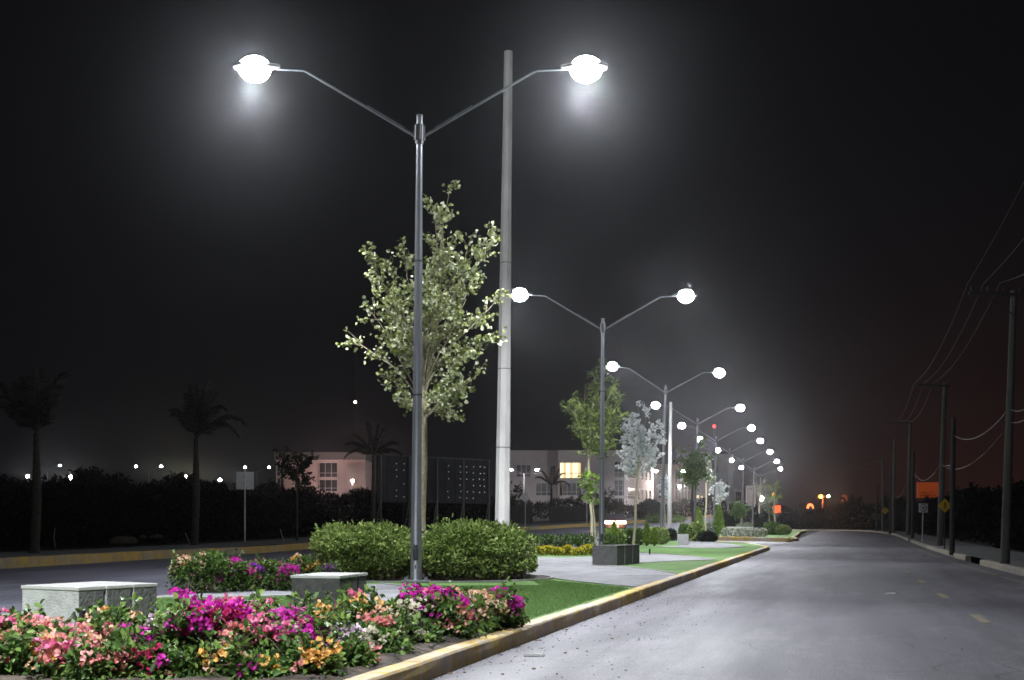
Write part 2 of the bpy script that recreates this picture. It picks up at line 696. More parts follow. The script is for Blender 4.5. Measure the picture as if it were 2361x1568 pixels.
def ribbon(name, L_, R_, nx, zf, m):
    mb = MB()
    n = len(L_)
    vs = []
    for i in range(n):
        for k in range(nx + 1):
            x = lerp(L_[i][0], R_[i][0], k / nx)
            y = lerp(L_[i][1], R_[i][1], k / nx)
            vs.append((x, y, zf(x, y)))
    fs = []
    for i in range(n - 1):
        for k in range(nx):
            a = i * (nx + 1) + k
            fs.append((a, a + 1, a + nx + 2, a + nx + 1))
    mb.add(vs, fs)
    o = mb.build(name, m)
    o['kind'] = 'structure'
    return o


def kerb(name, line, width, height, zf, m, seg=1.9, side=1, rr=None, gaps=()):
    """kerb blocks laid end to end with a narrow joint; the road face is on the line, the body to its side"""
    rr = rr or R
    pts = [Vector((p[0], p[1])) for p in resample(line, .95)]
    mb = MB()
    # walk blocks
    cum = [0]
    for i in range(1, len(pts)):
        cum.append(cum[-1] + (pts[i] - pts[i - 1]).length)

    def pt(s):
        s = min(max(s, 0), cum[-1])
        lo = 0
        import bisect
        i = min(max(bisect.bisect_right(cum, s) - 1, 0), len(pts) - 2)
        t = (s - cum[i]) / max(1e-6, cum[i + 1] - cum[i])
        p = pts[i].lerp(pts[i + 1], t)
        d = (pts[i + 1] - pts[i]).normalized()
        return p, Vector((d.y, -d.x)) * side
    s = 0
    while s < cum[-1] - .05:
        e = min(s + seg * rr.uniform(.9, 1.1), cum[-1])
        j = .006
        off = rr.uniform(-.006, .006)
        dz = rr.uniform(-.006, .006)
        if any(a < pt((s + e) / 2)[0].y < b for a, b in gaps):
            s = e
            continue
        prof = [(0.0, -.1), (.006, height * .5), (.012, height - .022), (.026, height - .003), (width - .02, height), (width, height - .012), (width, -.1)]
        nseg = 3
        rings = []
        for q in range(nseg + 1):
            ss = lerp(s + j, e - j, q / nseg)
            p, nrm = pt(ss)
            z0 = zf(p.x, p.y)
            wob = rr.uniform(-.004, .004)
            chip = .006 if q in (0, nseg) else 0
            rings.append([(p.x + nrm.x * (u + off + wob + (chip if i in (2, 3) else 0)), p.y + nrm.y * (u + off + wob), z0 + v + (dz - chip if v > 0 else 0)) for i, (u, v) in enumerate(prof)])
        vs = [v for r_ in rings for v in r_]
        n = len(prof)
        fs = []
        for q in range(nseg):
            for k in range(n - 1):
                a = q * n + k
                fs.append((a, a + 1, a + n + 1, a + n))
        fs.append(tuple(range(n))[::-1])
        fs.append(tuple(nseg * n + k for k in range(n)))
        mb.add(vs, fs)
        s = e
    o = mb.build(name, m)
    bm = bmesh.new()
    bm.from_mesh(o.data)
    bmesh.ops.recalc_face_normals(bm, faces=bm.faces)
    bm.to_mesh(o.data)
    bm.free()
    o['kind'] = 'structure'
    return o


# ---------------------------------------------------------------- ground, roads, median
def build_setting():
    xs = sorted(set(list(np.arange(-60, 70, 2.5)) + list(np.arange(-420, -60, 30)) + list(np.arange(70, 440, 30))))
    ys = sorted(set(list(np.arange(-40, 260, 2.5)) + list(np.arange(260, 620, 20))))
    vs = [(x, y, g(x, y) - .12) for y in ys for x in xs]
    nx = len(xs)
    fs = [(j * nx + i, j * nx + i + 1, (j + 1) * nx + i + 1, (j + 1) * nx + i) for j in range(len(ys) - 1) for i in range(nx - 1)]
    mb = MB()
    mb.add(vs, fs)
    o = mb.build('ground', 'scrub_ground')
    o['kind'] = 'structure'

    # right hand carriageway
    ys = [-15, 0, 20, 40, 62, 84, 110, 132, 155, 178, 190, 199]
    left = [(KX(y) - .02, y) for y in ys]
    right = at_y(RKERB, ys)
    left += [(40, 207), (32, 212), (22, 216)]
    right += [(51, 206), (46, 211), (38, 216)]
    ribbon('road', left, right, 4, lambda x, y: 0.0, 'road_asphalt')
    # gap between the two medians
    sheet('crossing', [(KX(58) - .02, 58), (KX(96) - .02, 96), (interp(MEDL, 96), 96.5), (interp(MEDL, 72), 72), (4, 66)], -.004, 'road_asphalt')
    # left hand carriageway
    ys = [-30, -15, 0, 12, 20, 28, 35.4, 42, 48, 54, 59.4, 66, 74, 82, 90, 99.4, 108, 114, 120, 130, 142, 155, 175, 200, 222, 245]
    l2 = at_y(LKERB, ys)
    r2 = at_y(MEDL, ys)
    ribbon('side_road', l2, r2, 14, lambda x, y: g(x, y) - .002, 'side_road_asphalt')

    # kerbs
    rk = smooth_line(RKERB[1:], 1)
    kerb('kerb', [(x, y) for x, y in rk], .2, .17, lambda x, y: 0, 'kerb_pale', seg=2.2, side=1, gaps=[(38.5, 44), (85, 88)])
    kerb('kerb', LKERB[1:], .2, .30, g, 'kerb_far_yellow', seg=3, side=-1)
    # sidewalks
    yy = [p[1] for p in rk]
    sw = MB()
    a, b = [], []
    rkv = [Vector(p) for p in rk]
    for i, p in enumerate(rkv):
        d = (rkv[min(i + 1, len(rkv) - 1)] - rkv[max(i - 1, 0)]).normalized()
        nn = Vector((d.y, -d.x))
        a.append(tuple(p + nn * .19))
        b.append(tuple(p + nn * 2.6))
    ribbon('sidewalk', a, b, 1, lambda x, y: .162, 'paver_walk')
    ys = [12, 20, 28, 35.4, 48, 59.4, 70, 80, 90, 99.4, 110, 120, 137, 155]
    a = [(interp(LKERB, y) - .19, y) for y in ys]
    b = [(interp(LKERB, y) - 4.2, y) for y in ys]
    ribbon('sidewalk', b, a, 2, lambda x, y: g(x, y) + .292, 'paver_walk')

    # first median
    end = [(KX(59.8), 59.8), (12.75, 64), (13.3, 71), (12.6, 77), (8.2, 78.5)]
    outline = [(KX(-10), -10), (KX(59.8), 59.8)] + end[1:] + [(interp(MEDL, y), y) for y in (74, 60, 50, 35, 19.3, 7, -10)]
    inner = [(KX(-10) - .2, -10), (KX(59.4) - .2, 59.4)] + [(12.55, 64), (13.1, 71), (12.4, 76.8), (8.3, 78.3)] + [(interp(MEDL, y) + .16, y) for y in (74, 60, 50, 35, 19.3, 7, -10)]
    sheet('lawn', inner, .160, 'turf')
    kerb('kerb', [(KX(-10), -10), (KX(59.8), 59.8)] + end[1:], .2, .17, lambda x, y: 0, 'kerb_yellow', side=-1)
    kerb('kerb', [(interp(MEDL, y), y) for y in (-10, 7, 19.3, 35, 50, 60, 74, 78)], .18, .168, lambda x, y: 0, 'kerb_pale', side=1)

    # second median
    r_ = [(14.6, 93.8), (18.4, 83.9), (20.3, 89), (22.4, 100), (26.6, 117), (34.6, 151), (42, 179.5), (43.5, 188), (42, 196), (38, 203)]
    l_ = [(interp(MEDL, y) + .02, y) for y in (205, 180, 155, 130, 110, 98)]
    out2 = r_ + l_
    sheet('lawn', [(p[0], p[1]) for p in out2], .160, 'turf')
    kerb('kerb', [r_[0], r_[1]], .22, .29, lambda x, y: 0, 'kerb_yellow', side=-1)
    kerb('kerb', r_[1:], .2, .2, lambda x, y: 0, 'kerb_yellow', side=-1)
    kerb('kerb', [(interp(MEDL, y), y) for y in (96, 110, 130, 155, 180, 205)], .18, .168, lambda x, y: 0, 'kerb_pale', side=1)

    Z = .17
    # paving: plaza, branch paths and the curved walk by the near blocks
    pl = [G(1190, 1283, Z), G(1225, 1283.5, Z), G(1300, 1285, Z), G(1366, 1283, Z), G(1392, 1290, Z), G(1402, 1303.7, Z), G(1440, 1306, Z), G(1500, 1313, Z), G(1561, 1323, Z),
          G(1540, 1331, Z), G(1464, 1353, Z), G(1400, 1347, Z), G(1330, 1340, Z), G(1270, 1332, Z), G(1216, 1327, Z), G(1120, 1318, Z), G(1000, 1318, Z), G(930, 1312, Z), G(1000, 1296, Z)]
    sheet('path', pl, .1655, 'paver_grey')
    p2 = [G(1366, 1283, Z), G(1405, 1275, Z), G(1467, 1273.7, Z), G(1540, 1278, Z), G(1600, 1283, Z), G(1650, 1290.5, Z), G(1600, 1292, Z), G(1540, 1294, Z), G(1467, 1297.5, Z), G(1405, 1303, Z)]
    sheet('path', p2, .1695, 'paver_grey')
    p3 = [G(1515, 1260, Z), G(1560, 1258, Z), G(1590, 1254, Z), G(1560, 1247.5, Z), G(1620, 1247.8, Z), G(1680, 1252, Z), G(1718, 1259.5, Z), G(1690, 1262, Z), G(1660, 1263.5, Z), G(1600, 1262.5, Z)]
    sheet('path', p3, .1655, 'paver_grey')
    p4 = [G(352, 1375, Z), G(433, 1364.5, Z), G(560, 1358, Z), G(665, 1354, Z), G(800, 1348, Z), G(880, 1346, Z), G(935, 1352, Z), G(975, 1362, Z), G(1010, 1378, Z), G(1010, 1400, Z), G(960, 1420, Z),
          G(860, 1420, Z), G(850, 1400, Z), G(840, 1386, Z), G(780, 1374, Z), G(665, 1372, Z), G(560, 1375, Z), G(440, 1377, Z)]
    sheet('path', p4, .1655, 'paver_grey')
    # pale concrete strips that edge lawn and paving
    mb = MB()

    def edging(px, wd=.06, h=.014):
        pts = [Vector((*G(x, y, Z), .166)) for x, y in px]
        for a_, b_ in zip(pts[:-1], pts[1:]):
            d = b_ - a_
            mb.box((a_ + b_) / 2 + Vector((0, 0, h / 2 + .001)), (d.length + .01, wd, h), math.atan2(d.y, d.x))
    edging([(1216, 1327), (1270, 1332), (1330, 1340), (1400, 1347), (1464, 1353)])
    edging([(1402, 1303.7), (1440, 1306), (1500, 1313), (1561, 1322)])
    edging([(1467, 1298), (1540, 1294.5), (1600, 1292), (1648, 1291)])
    edging([(1467, 1273.2), (1540, 1277.5), (1600, 1282.5), (1650, 1290)])
    edging([(1515, 1261), (1600, 1263), (1660, 1264), (1718, 1260)], .09)
    edging([(880, 1345.5), (935, 1351), (975, 1361.5), (1010, 1378)])
    edging([(440, 1378), (560, 1376), (665, 1373)])
    o = mb.build('kerb_edging', 'kerb_edge')
    o['kind'] = 'structure'

    # soil beds
    def soil(name, L_, R_, amp, nx=16, base=.180):
        def zf(x, y):
            t = min(1, max(0, (KX(y) - .2 - x) / .18)) if name == 'soil_bed' else 1
            return .164 + t * (base - .164) + t * amp * (.5 + .5 * math.sin(x * 5.1 + y * 3.3) * math.sin(x * 2.3 - y * 4.7)) + t * amp * .5 * math.sin(x * 13 + 1) * math.sin(y * 11)
        return ribbon(name, L_, R_, nx, zf, 'soil')
    yy = [6 + .3 * i for i in range(29)]
    back = [(-8.5, 6), (-6.6, 9), (-3.9, 11.9), (-2.2, 12.8), (-1.2, 14.0), (-.35, 14.45)]
    ry = [(KX(y) - .192, y) for y in yy]
    ly = [(interp(back, min(y, 14.45)), y) for y in yy]
    soil('soil_bed', ly, ry, .03, 40)
    return outline


build_setting()


# ---------------------------------------------------------------- street lamps
def area_light(parent, loc, power, size=.35, col=(.93, .96, 1.0)):
    ld = bpy.data.lights.new('lamp_light', 'AREA')
    ld.shape = 'ELLIPSE'
    ld.size = size * 1.4
    ld.size_y = size
    ld.energy = power
    ld.color = col
    ld.spread = math.radians(132)
    lo = bpy.data.objects.new('lamp_light', ld)
    COL.objects.link(lo)
    lo.parent = parent
    lo.location = loc
    return lo


def make_street_lamp(power=LAMP_W, lens='lamp_lens'):
    root = empty('street_lamp', (0, 0, 0))
    b = MB()
    b.box((0, 0, .02), (.52, .52, .035))
    for sx in (-1, 1):
        for sy in (-1, 1):
            b.tube([(sx * .19, sy * .19, .03), (sx * .19, sy * .19, .10)], .016, 8)
            b.tube([(sx * .19, sy * .19, .038), (sx * .19, sy * .19, .062)], .03, 6)
    b.build('base_plate', 'pole_metal', root, bevel=.006)
    p = MB()
    p.tube([(0, 0, .03), (0, 0, .08), (0, 0, 3.5), (0, 0, 8.45)], [.125, .108, .088, .060], 20)
    pole = p.build('pole', 'pole_metal', root, smooth=True)
    d = MB()
    d.tube([(0, -.109, .42), (0, -.098, .45), (0, -.097, .64), (0, -.108, .68)], [.035, .05, .05, .03], 12)
    d.sphere((0, -.108, .70), .04, 10, 6)
    d.box((0, -.119, .30), (.02, .02, .07))
    d.build('access_cover', 'collar_metal', pole)
    for z in (3.55, 6.1):
        d = MB()
        r_ = lerp(.088, .060, (z - 3.5) / 4.95)
        d.tube([(0, 0, z), (0, 0, z + .03)], r_ + .004, 20)
        d.build('joint_ring', 'collar_metal', pole)
    c = MB()
    c.tube([(0, 0, 8.40), (0, 0, 8.70)], .100, 16)
    c.tube([(0, 0, 8.34), (0, 0, 8.40)], .085, 16)
    for k in range(8):
        a = k * math.pi / 4 + .2
        c.tube([(.10 * math.cos(a), .10 * math.sin(a), 8.41), (.10 * math.cos(a), .10 * math.sin(a), 8.69)], .014, 6)
    c.build('collar', 'collar_metal', root, smooth=True)
    c = MB()
    c.tube([(0, 0, 8.70), (0, 0, 8.87), (0, 0, 8.885), (0, 0, 8.90)], [.062, .062, .070, .060], 16)
    c.build('pole_cap', 'pole_metal', root, smooth=True)
    for s in (-1, 1):
        a = MB()
        a.tube([(s * .09, 0, 8.50), (s * 2.14, 0, 9.70), (s * 2.22, 0, 9.735), (s * 2.75, 0, 9.76)], [.033, .022, .019, .017], 10)
        a.tube([(s * .28, 0, 8.655), (s * 1.0, 0, 9.08)], [.011, .009], 8)
        a.build('arm', 'pole_metal', root, smooth=True)
        h = MB()
        cx = s * 3.12
        for q, (dx, ww, zz, tt) in enumerate(((-.42, .12, 9.75, .07), (-.26, .2, 9.77, .10), (0, .36, 9.79, .13), (.3, .34, 9.785, .11), (.44, .22, 9.77, .07))):
            pass
        prof = [(-.44, .06, .04), (-.28, .10, .06), (-.15, .19, .075), (.1, .21, .08), (.34, .19, .07), (.44, .11, .045)]
        rings = []
        for dx, ww, tt in prof:
            x = cx + s * dx
            ring = []
            for k in range(12):
                an = 2 * math.pi * k / 12
                yy = ww * math.copysign(abs(math.cos(an)) ** .6, math.cos(an))
                zz = 9.80 + (tt if math.sin(an) > 0 else tt * .45) * math.copysign(abs(math.sin(an)) ** .7, math.sin(an))
                ring.append((x, yy, zz))
            rings.append(ring)
        vs = [v for r_ in rings for v in r_]
        fs = []
        for i in range(len(prof) - 1):
            for k in range(12):
                a0, b0 = i * 12 + k, i * 12 + (k + 1) % 12
                fs.append((a0, b0, b0 + 12, a0 + 12) if s > 0 else (a0, a0 + 12, b0 + 12, b0))
        fs.append(tuple(range(12)))
        fs.append(tuple(range((len(prof) - 1) * 12, len(prof) * 12)))
        h.add(vs, fs)
        for k in range(5):
            h.box((cx + s * (-.1 + .1 * k), 0, 9.885), (.02, .26, .03))
        ho = h.build('lamp_head', 'head_housing', root, smooth=True)
        l = MB()
        l.sphere((cx + s * .04, 0, 9.77), .30, 24, 14, sc=(1.0, .85, .80), lo=-math.pi / 2, hi=1.25)
        l.build('lens', lens, ho, smooth=True)
        if power:
            # road optics: a central beam and one thrown each way along the road
            for tl, pw, sp in ((0, .32, 112), (-1, .34, 70), (1, .34, 70)):
                al = area_light(ho, (cx + s * .04, tl * .2, 9.30), power * pw)
                al.rotation_euler = (tl * math.radians(43), 0, 0)
                al.data.spread = math.radians(sp)
    return root


lamp0 = make_street_lamp()
lamp0.location = (-1.83, 23.95, .165)
lamp0.rotation_euler = (0, .008, -.02)
LG = 'double-armed street lamps along the median'
tag(lamp0, 'tall double-armed street lamp standing in front of the long clipped hedge', 'street lamp', LG)
lamps = [((-6.5, 3.0), 0, 0, 'double-armed street lamp at the start of the row, behind the viewer beside the flower bed'),
         ((3.40, 47.8), .006, -.0, 'double-armed street lamp rising behind the dark three-block bench on the plaza'),
         ((8.40, 70.9), .033, .16, 'double-armed street lamp beside the white concrete cube on the lawn'),
         ((13.55, 93.6), .03, .0, 'double-armed street lamp among dark shrubs just beyond the white cube'),
         ((18.15, 113.4), .03, 0, 'double-armed street lamp on the lawn of the second median, left of its flower bed'),
         ((22.55, 131.7), .028, 0, 'sixth double-armed street lamp along the median, past the second lawn'),
         ((27.7, 151.7), .028, 0, 'seventh double-armed street lamp along the median, third from the far end'),
         ((33.6, 175.9), .028, 0, 'second to last double-armed street lamp at the far end of the median row'),
         ((39.3, 200), .028, 0, 'last and smallest double-armed street lamp at the far end of the median row')]
for (x, y), lean, rz, lab in lamps:
    c = copy_tree(lamp0)
    c.location = (x, y, .165)
    c.rotation_euler = (0, lean, rz)
    c['label'] = lab
    c.rotation_euler[2] += R.uniform(-.04, .04)
    c.rotation_euler[0] = R.uniform(-.006, .006)

# the other avenue's lamps, far away on rising ground
farl = make_street_lamp(power=None, lens='lamp_lens_far')
spots = [(109, 1073, 315, 'far double-armed lamp seen beside the trunk of the leftmost palm'),
         (343, 1075, 315, 'far double-armed lamp standing alone between the two palms'),
         (593, 1077, 330, 'far double-armed lamp showing just behind the back of the square sign')]
for i, (x, yh, Y, lab) in enumerate(spots):
    c = farl if i == 0 else copy_tree(farl)
    X = (x - CX) * Y / F
    zh = H + (YH - yh) * Y / F
    c.location = (X, Y, zh - 9.8)
    tag(c, lab, 'street lamp', 'double-armed lamps of the distant avenue')


def small_double(x, yh, Y, half, power, lab):
    X, _, gz = gl(x, Y)
    zh = H + (YH - yh) * Y / F - gz
    r = empty('street_lamp', (X, Y, gz), label=lab, cat='street lamp', group='small double lamps on the far side of the road')
    m = MB()
    m.tube([(0, 0, 0), (0, 0, zh - .6)], [.1, .06], 10)
    m.build('pole', 'pole_metal', r, smooth=True)
    for s in (-1, 1):
        a = MB()
        a.tube([(0, 0, zh - .8), (s * half * .7, 0, zh - .05), (s * half, 0, zh)], .03, 6)
        a.build('arm', 'pole_metal', r)
        l = MB()
        l.sphere((s * half, 0, zh - .02), .27, 12, 8, sc=(1.1, .7, .6))
        l.build('lens', 'lens_white', r, smooth=True)
        area_light(r, (s * half, 0, zh - .35), power, col=(1, .93, .93)).data.spread = math.pi
    return r


small_double(1208, 1083, 205, 2.1, 1300, 'double lamp on a pale post beside the tall concrete pole and diamond sign')
small_double(1544, 1086, 214, 2.3, 1200, 'double lamp behind the second concrete pole, in front of the beige building')


def globe_lamp(x, yh, Y, r, lens, lab, light=None, fixed_base=None):
    X, _, gz = gl(x, Y)
    if fixed_base is not None:
        gz = fixed_base
    zh = H + (YH - yh) * Y / F - gz
    e = empty('post_lamp', (X, Y, gz), label=lab, cat='post lamp', group='single post lamps')
    m = MB()
    m.tube([(0, 0, 0), (0, 0, .3), (0, 0, zh - r)], [.09, .06, .045], 8)
    m.tube([(0, 0, zh - r - .05), (0, 0, zh - r + .02)], [.05, .12], 8)
    m.build('post', 'dark_pole', e)
    l = MB()
    l.sphere((0, 0, zh), r, 12, 8)
    l.build('globe', lens, e, smooth=True)
    if light:
        ld = bpy.data.lights.new('lamp_light', 'POINT')
        ld.energy, ld.color = light
        ld.shadow_soft_size = .1
        lo = bpy.data.objects.new('lamp_light', ld)
        COL.objects.link(lo)
        lo.parent = e
        lo.location = (0, -r - .15, zh)
    return e


globe_lamp(813, 1109, 199, .24, 'lens_pink', 'pinkish glowing post lamp in front of the wall of the pink building', (3600, (1, .70, .66)))
globe_lamp(165, 1101, 210, .40, 'lens_white', 'white post lamp low between the leftmost palm and the lone far lamp')
globe_lamp(64, 1098, 230, .28, 'lens_white', 'small white post lamp left of the leftmost palm trunk')
globe_lamp(428, 1103, 180, .46, 'lens_yellow', 'very bright yellowish post lamp beside the second palm trunk')
globe_lamp(507, 1107, 230, .30, 'lens_white', 'small dim post lamp between the second palm and the square sign')
globe_lamp(1502, 1113, 206, .26, 'lens_white', 'bright post lamp at the side wall of the office building', (4200, (1, .93, .96)))
globe_lamp(1567, 1122, 243, .28, 'lens_white', 'small post lamp right of the second concrete pole', (4500, (1, .78, .65)))
globe_lamp(1755.5, 1150, 215, .42, 'lens_white', 'white post lamp seen through the thin bare tree', (500, (.95, .95, 1)), 0)
globe_lamp(1783, 1140, 230, .30, 'lens_orange', 'orange lamp glowing behind the small pale tree', (300, (1, .35, .1)), 0)

# sodium lamp beyond the bend
e = empty('post_lamp', ((1897 - CX) * 260 / F, 260, 0), label='starry orange sodium lamp on a post beyond the end of the road', cat='post lamp', group='single post lamps')
m = MB()
m.tube([(0, 0, 0), (0, 0, 6.6)], .07, 8)
m.tube([(.9, 0, 6.75), (0, 0, 6.55), (-.4, 0, 6.75)], .04, 6)
m.build('post', mat('post_rust', (.3, .2, .12)), e)
l = MB()
l.sphere((-.45, 0, 6.72), .5, 14, 8, sc=(1, .8, .8))
l.build('globe', 'lens_orange', e, smooth=True)
l = MB()
l.sphere((1.15, 0, 6.74), .22, 10, 6)
l.build('globe', 'lens_yellow', e, smooth=True)
ld = bpy.data.lights.new('lamp_light', 'POINT')
ld.energy, ld.color, ld.shadow_soft_size = 900, (1, .3, .06), .2
lo = bpy.data.objects.new('lamp_light', ld)
COL.objects.link(lo)
lo.parent = e
lo.location = (-.3, -1.0, 6.3)


# ---------------------------------------------------------------- concrete blocks (benches)
def block_bench(corner, rot, fw, t, h, n, lab, mats=('concrete_rough', 'concrete_top'), stagger=0.0, group='concrete block benches'):
    """corner: nearest corner on the ground; front face runs to the camera's left, the row runs backwards"""
    r = empty('block_bench', (corner[0], corner[1], .166), rot, label=lab, cat='bench', group=group)
    for k in range(n):
        m = MB()
        x0, x1 = -fw + stagger * k, stagger * k
        y0, y1 = k * (t + .022), k * (t + .022) + t
        cx, cy = (x0 + x1) / 2, (y0 + y1) / 2
        m.box((cx, cy, (h - .035) / 2), (fw - .02, t - .02, h - .035), mi=0)
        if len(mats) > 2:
            m.m[3] = 2      # end face has a coarser finish; its darker tone is painted-in shade
        m.box((cx, cy, h - .0175), (fw, t, .035), mi=1)
        # smooth cast arrises at the corners
        m.build('block', list(mats), r, bevel=.006)
    if n > 1:
        m = MB()
        m.box((-fw / 2 + stagger, (n * (t + .022)) / 2, (h - .08) / 2), (fw * .6, n * (t + .022) - .1, h - .08))
        m.build('core', 'soil', r)
    return r


block_bench((-4.24, 12.3), -.54, .86, .33, .50, 3, 'light grey rough concrete block bench at the left end of the flower bed', ('concrete_rough', 'concrete_top', 'concrete_coarse_shaded'))
block_bench((-2.05, 15.0), -.24, .64, .30, .50, 3, 'grey concrete block bench with a dark side, in front of the hedge', ('concrete_shaded', 'concrete_top'))
block_bench((2.80, 33.4), -.40, .72, .62, .52, 3, 'dark three-block concrete bench standing on the plaza paving', ('concrete_shaded', 'concrete_shaded'), stagger=.02)
cube = block_bench(G(1588, 1256.5, .17), -.1, .56, .56, .54, 1, 'single whitish concrete cube seat on the lawn beside the third lamp', ('concrete_white', 'concrete_white'))


# ---------------------------------------------------------------- plants
def leaf_cloud(name, P, C, matname, parent, L, W, rng, jitter=.35, droop=.3, up=.35, wide=.5):
    """leaves at P, facing outward from centre C"""
    n = len(P)
    D = norm(P - C) + rng.normal(size=(n, 3)) * .6
    D[:, 2] -= droop
    Nn = rng.normal(size=(n, 3)) * .6
    Nn[:, 2] += up
    Ls = L * (1 + rng.normal(size=n) * jitter * .6).clip(.5, 1.7)
    V, Fc = leaf_arrays(P, D, norm(Nn), Ls, Ls * W / L, wide)
    return npmesh(name, V, Fc, matname, parent)


def bougainvillea(xp, ytop, Y, rad, pals, lab, group, nl=900, seed=0, flower=1.0, side=1.0, zb=.17, leafm='leaf_bougain', sparse=False):
    rng = np.random.default_rng(seed * 101 + 17)
    rr = random.Random(seed * 7 + 3)
    ztop = H + (YH - ytop - (18 if Y < 16 else 6)) * Y / F - zb
    X = (xp - CX) * Y / F
    r = empty('bougainvillea', (X, Y, zb - .01), label=lab, cat='bougainvillea', group=group)
    hgt = ztop
    # sub-lobes give an uneven outline
    lobes = []
    for k in range(7):
        a = rr.uniform(0, 6.28)
        q = rr.uniform(.1, .75)
        zz = hgt * rr.uniform(.35, .78)
        lobes.append((np.array([rad * q * math.cos(a), rad * q * math.sin(a), zz]), rad * rr.uniform(.32, .55)))
    lobes.append((np.array([0, 0, hgt - rad * .42]), rad * .42))
    st = MB()
    for c, lr in lobes:
        tip = Vector(c)
        b0 = Vector((rr.uniform(-.05, .05), rr.uniform(-.05, .05), 0))
        mid = b0.lerp(tip, .5) + Vector((rr.uniform(-.07, .07), rr.uniform(-.07, .07), -.03))
        st.tube([b0, mid, tip], [.013, .009, .005], 6)
        for _ in range(3):
            p0 = mid.lerp(tip, rr.uniform(0, .8))
            q = p0 + Vector((rr.uniform(-1, 1), rr.uniform(-1, 1), rr.uniform(-.1, .9))) * lr
            st.tube([p0, p0.lerp(q, .5) + Vector((0, 0, .02)), q], [.006, .005, .003], 5)
    for _ in range(4):
        a = rr.uniform(0, 6.28)
        q = Vector((math.cos(a) * rad * 1.0, math.sin(a) * rad * 1.0, rr.uniform(.03, .2)))
        st.tube([(0, 0, .02), q * .5 + Vector((0, 0, .05)), q], [.009, .006, .003], 5)
    st.build('stem', 'stem_pale' if seed % 3 == 0 else 'stem_brown', r)
    Ps, Cs = [], []
    tot = sum(l[1] ** 2 for l in lobes)
    for c, lr in lobes:
        n = int(nl * lr ** 2 / tot)
        d = rdir(n, .25, rng)
        rad_ = lr * (rng.uniform(.25, 1.0, n) ** .5)[:, None]
        Ps.append(c + d * rad_ * np.array([1, 1, .9]))
        Cs.append(np.tile(c * np.array([1, 1, .8]), (n, 1)))
    # skirt of leaves towards the ground
    n = nl // 7
    a = rng.uniform(0, 2 * np.pi, n)
    q = rad * rng.uniform(.3, .95, n)
    Ps.append(np.stack([q * np.cos(a), q * np.sin(a), rng.uniform(.05, .6, n) * hgt], 1))
    Cs.append(np.tile([0, 0, hgt * .3], (n, 1)))
    for _ in range(5 if rad > .2 else 2):
        sh = MB()
        a = rr.uniform(0, 6.28)
        b0 = Vector((rad * .5 * math.cos(a), rad * .5 * math.sin(a), hgt * .7))
        q = b0 + Vector((math.cos(a) * rr.uniform(.02, .25), math.sin(a) * rr.uniform(.02, .25), rr.uniform(.10, .26)))
        sh.tube([b0, b0.lerp(q, .5) + Vector((0, 0, .03)), q], [.005, .004, .002], 5)
        n = 13
        u = rng.uniform(.3, 1.05, n)[:, None]
        Ps.append(np.array(b0)[None] * (1 - u) + np.array(q)[None] * u + rng.normal(size=(n, 3)) * .012)
        Cs.append(np.tile(np.array(b0.lerp(q, .4)), (n, 1)) + rng.normal(size=(n, 3)) * .02)
        sh.build('shoot', 'stem_brown', r)
    P = np.concatenate(Ps)
    C = np.concatenate(Cs)
    P[:, 2] = np.maximum(P[:, 2], .03)
    leaf_cloud('leaves', P, C, leafm, r, .060, .035, rng, droop=.5)
    # flower heads: bunches of papery three-bract flowers
    nb = int(15 * flower)
    bunches = []
    for k in range(nb):
        c, lr = lobes[rr.randrange(len(lobes))]
        if rr.random() < .45:
            c, lr = lobes[-1 - rr.randrange(2)]
        d = Vector((rr.gauss(0, 1), rr.gauss(0, 1) - .25, rr.gauss(.75, .5))).normalized()
        bunches.append((c + np.array(d) * lr * rr.uniform(.85, 1.15), rr.uniform(.045, .10)))
    groups = {}
    for k, (c, br) in enumerate(bunches):
        pal = pals[0] if rr.random() < .62 else rr.choice(pals)
        nf = int(rr.randint(7, 15) * (br / .07) ** 1.5)
        d = rdir(nf, .3, rng)
        cen = c + d * br * rng.uniform(.4, 1.15, nf)[:, None] * np.array([1.25, 1.25, .8])
        groups.setdefault(pal, []).append((cen, d))
    for pal, items in groups.items():
        cen = np.concatenate([i[0] for i in items])
        dd = np.concatenate([i[1] for i in items])
        n = len(cen)
        axis = norm(dd + rng.normal(size=(n, 3)) * .35)
        t1 = norm(np.cross(axis, rng.normal(size=(n, 3))))
        t2 = np.cross(axis, t1)
        Pp, Dp, Np = [], [], []
        for j in range(3):
            a = 2 * np.pi * j / 3
            out = t1 * np.cos(a) + t2 * np.sin(a)
            Pp.append(cen)
            Dp.append(axis * .75 + out)
            Np.append(-axis + out * .8)
        s = rng.uniform(.020, .046, n * 3)
        V, Fc = leaf_arrays(np.concatenate(Pp), np.concatenate(Dp), norm(np.concatenate(Np)), s, s * .95, .56)
        npmesh('blossoms', V, Fc, PAL[pal], r)
    return r


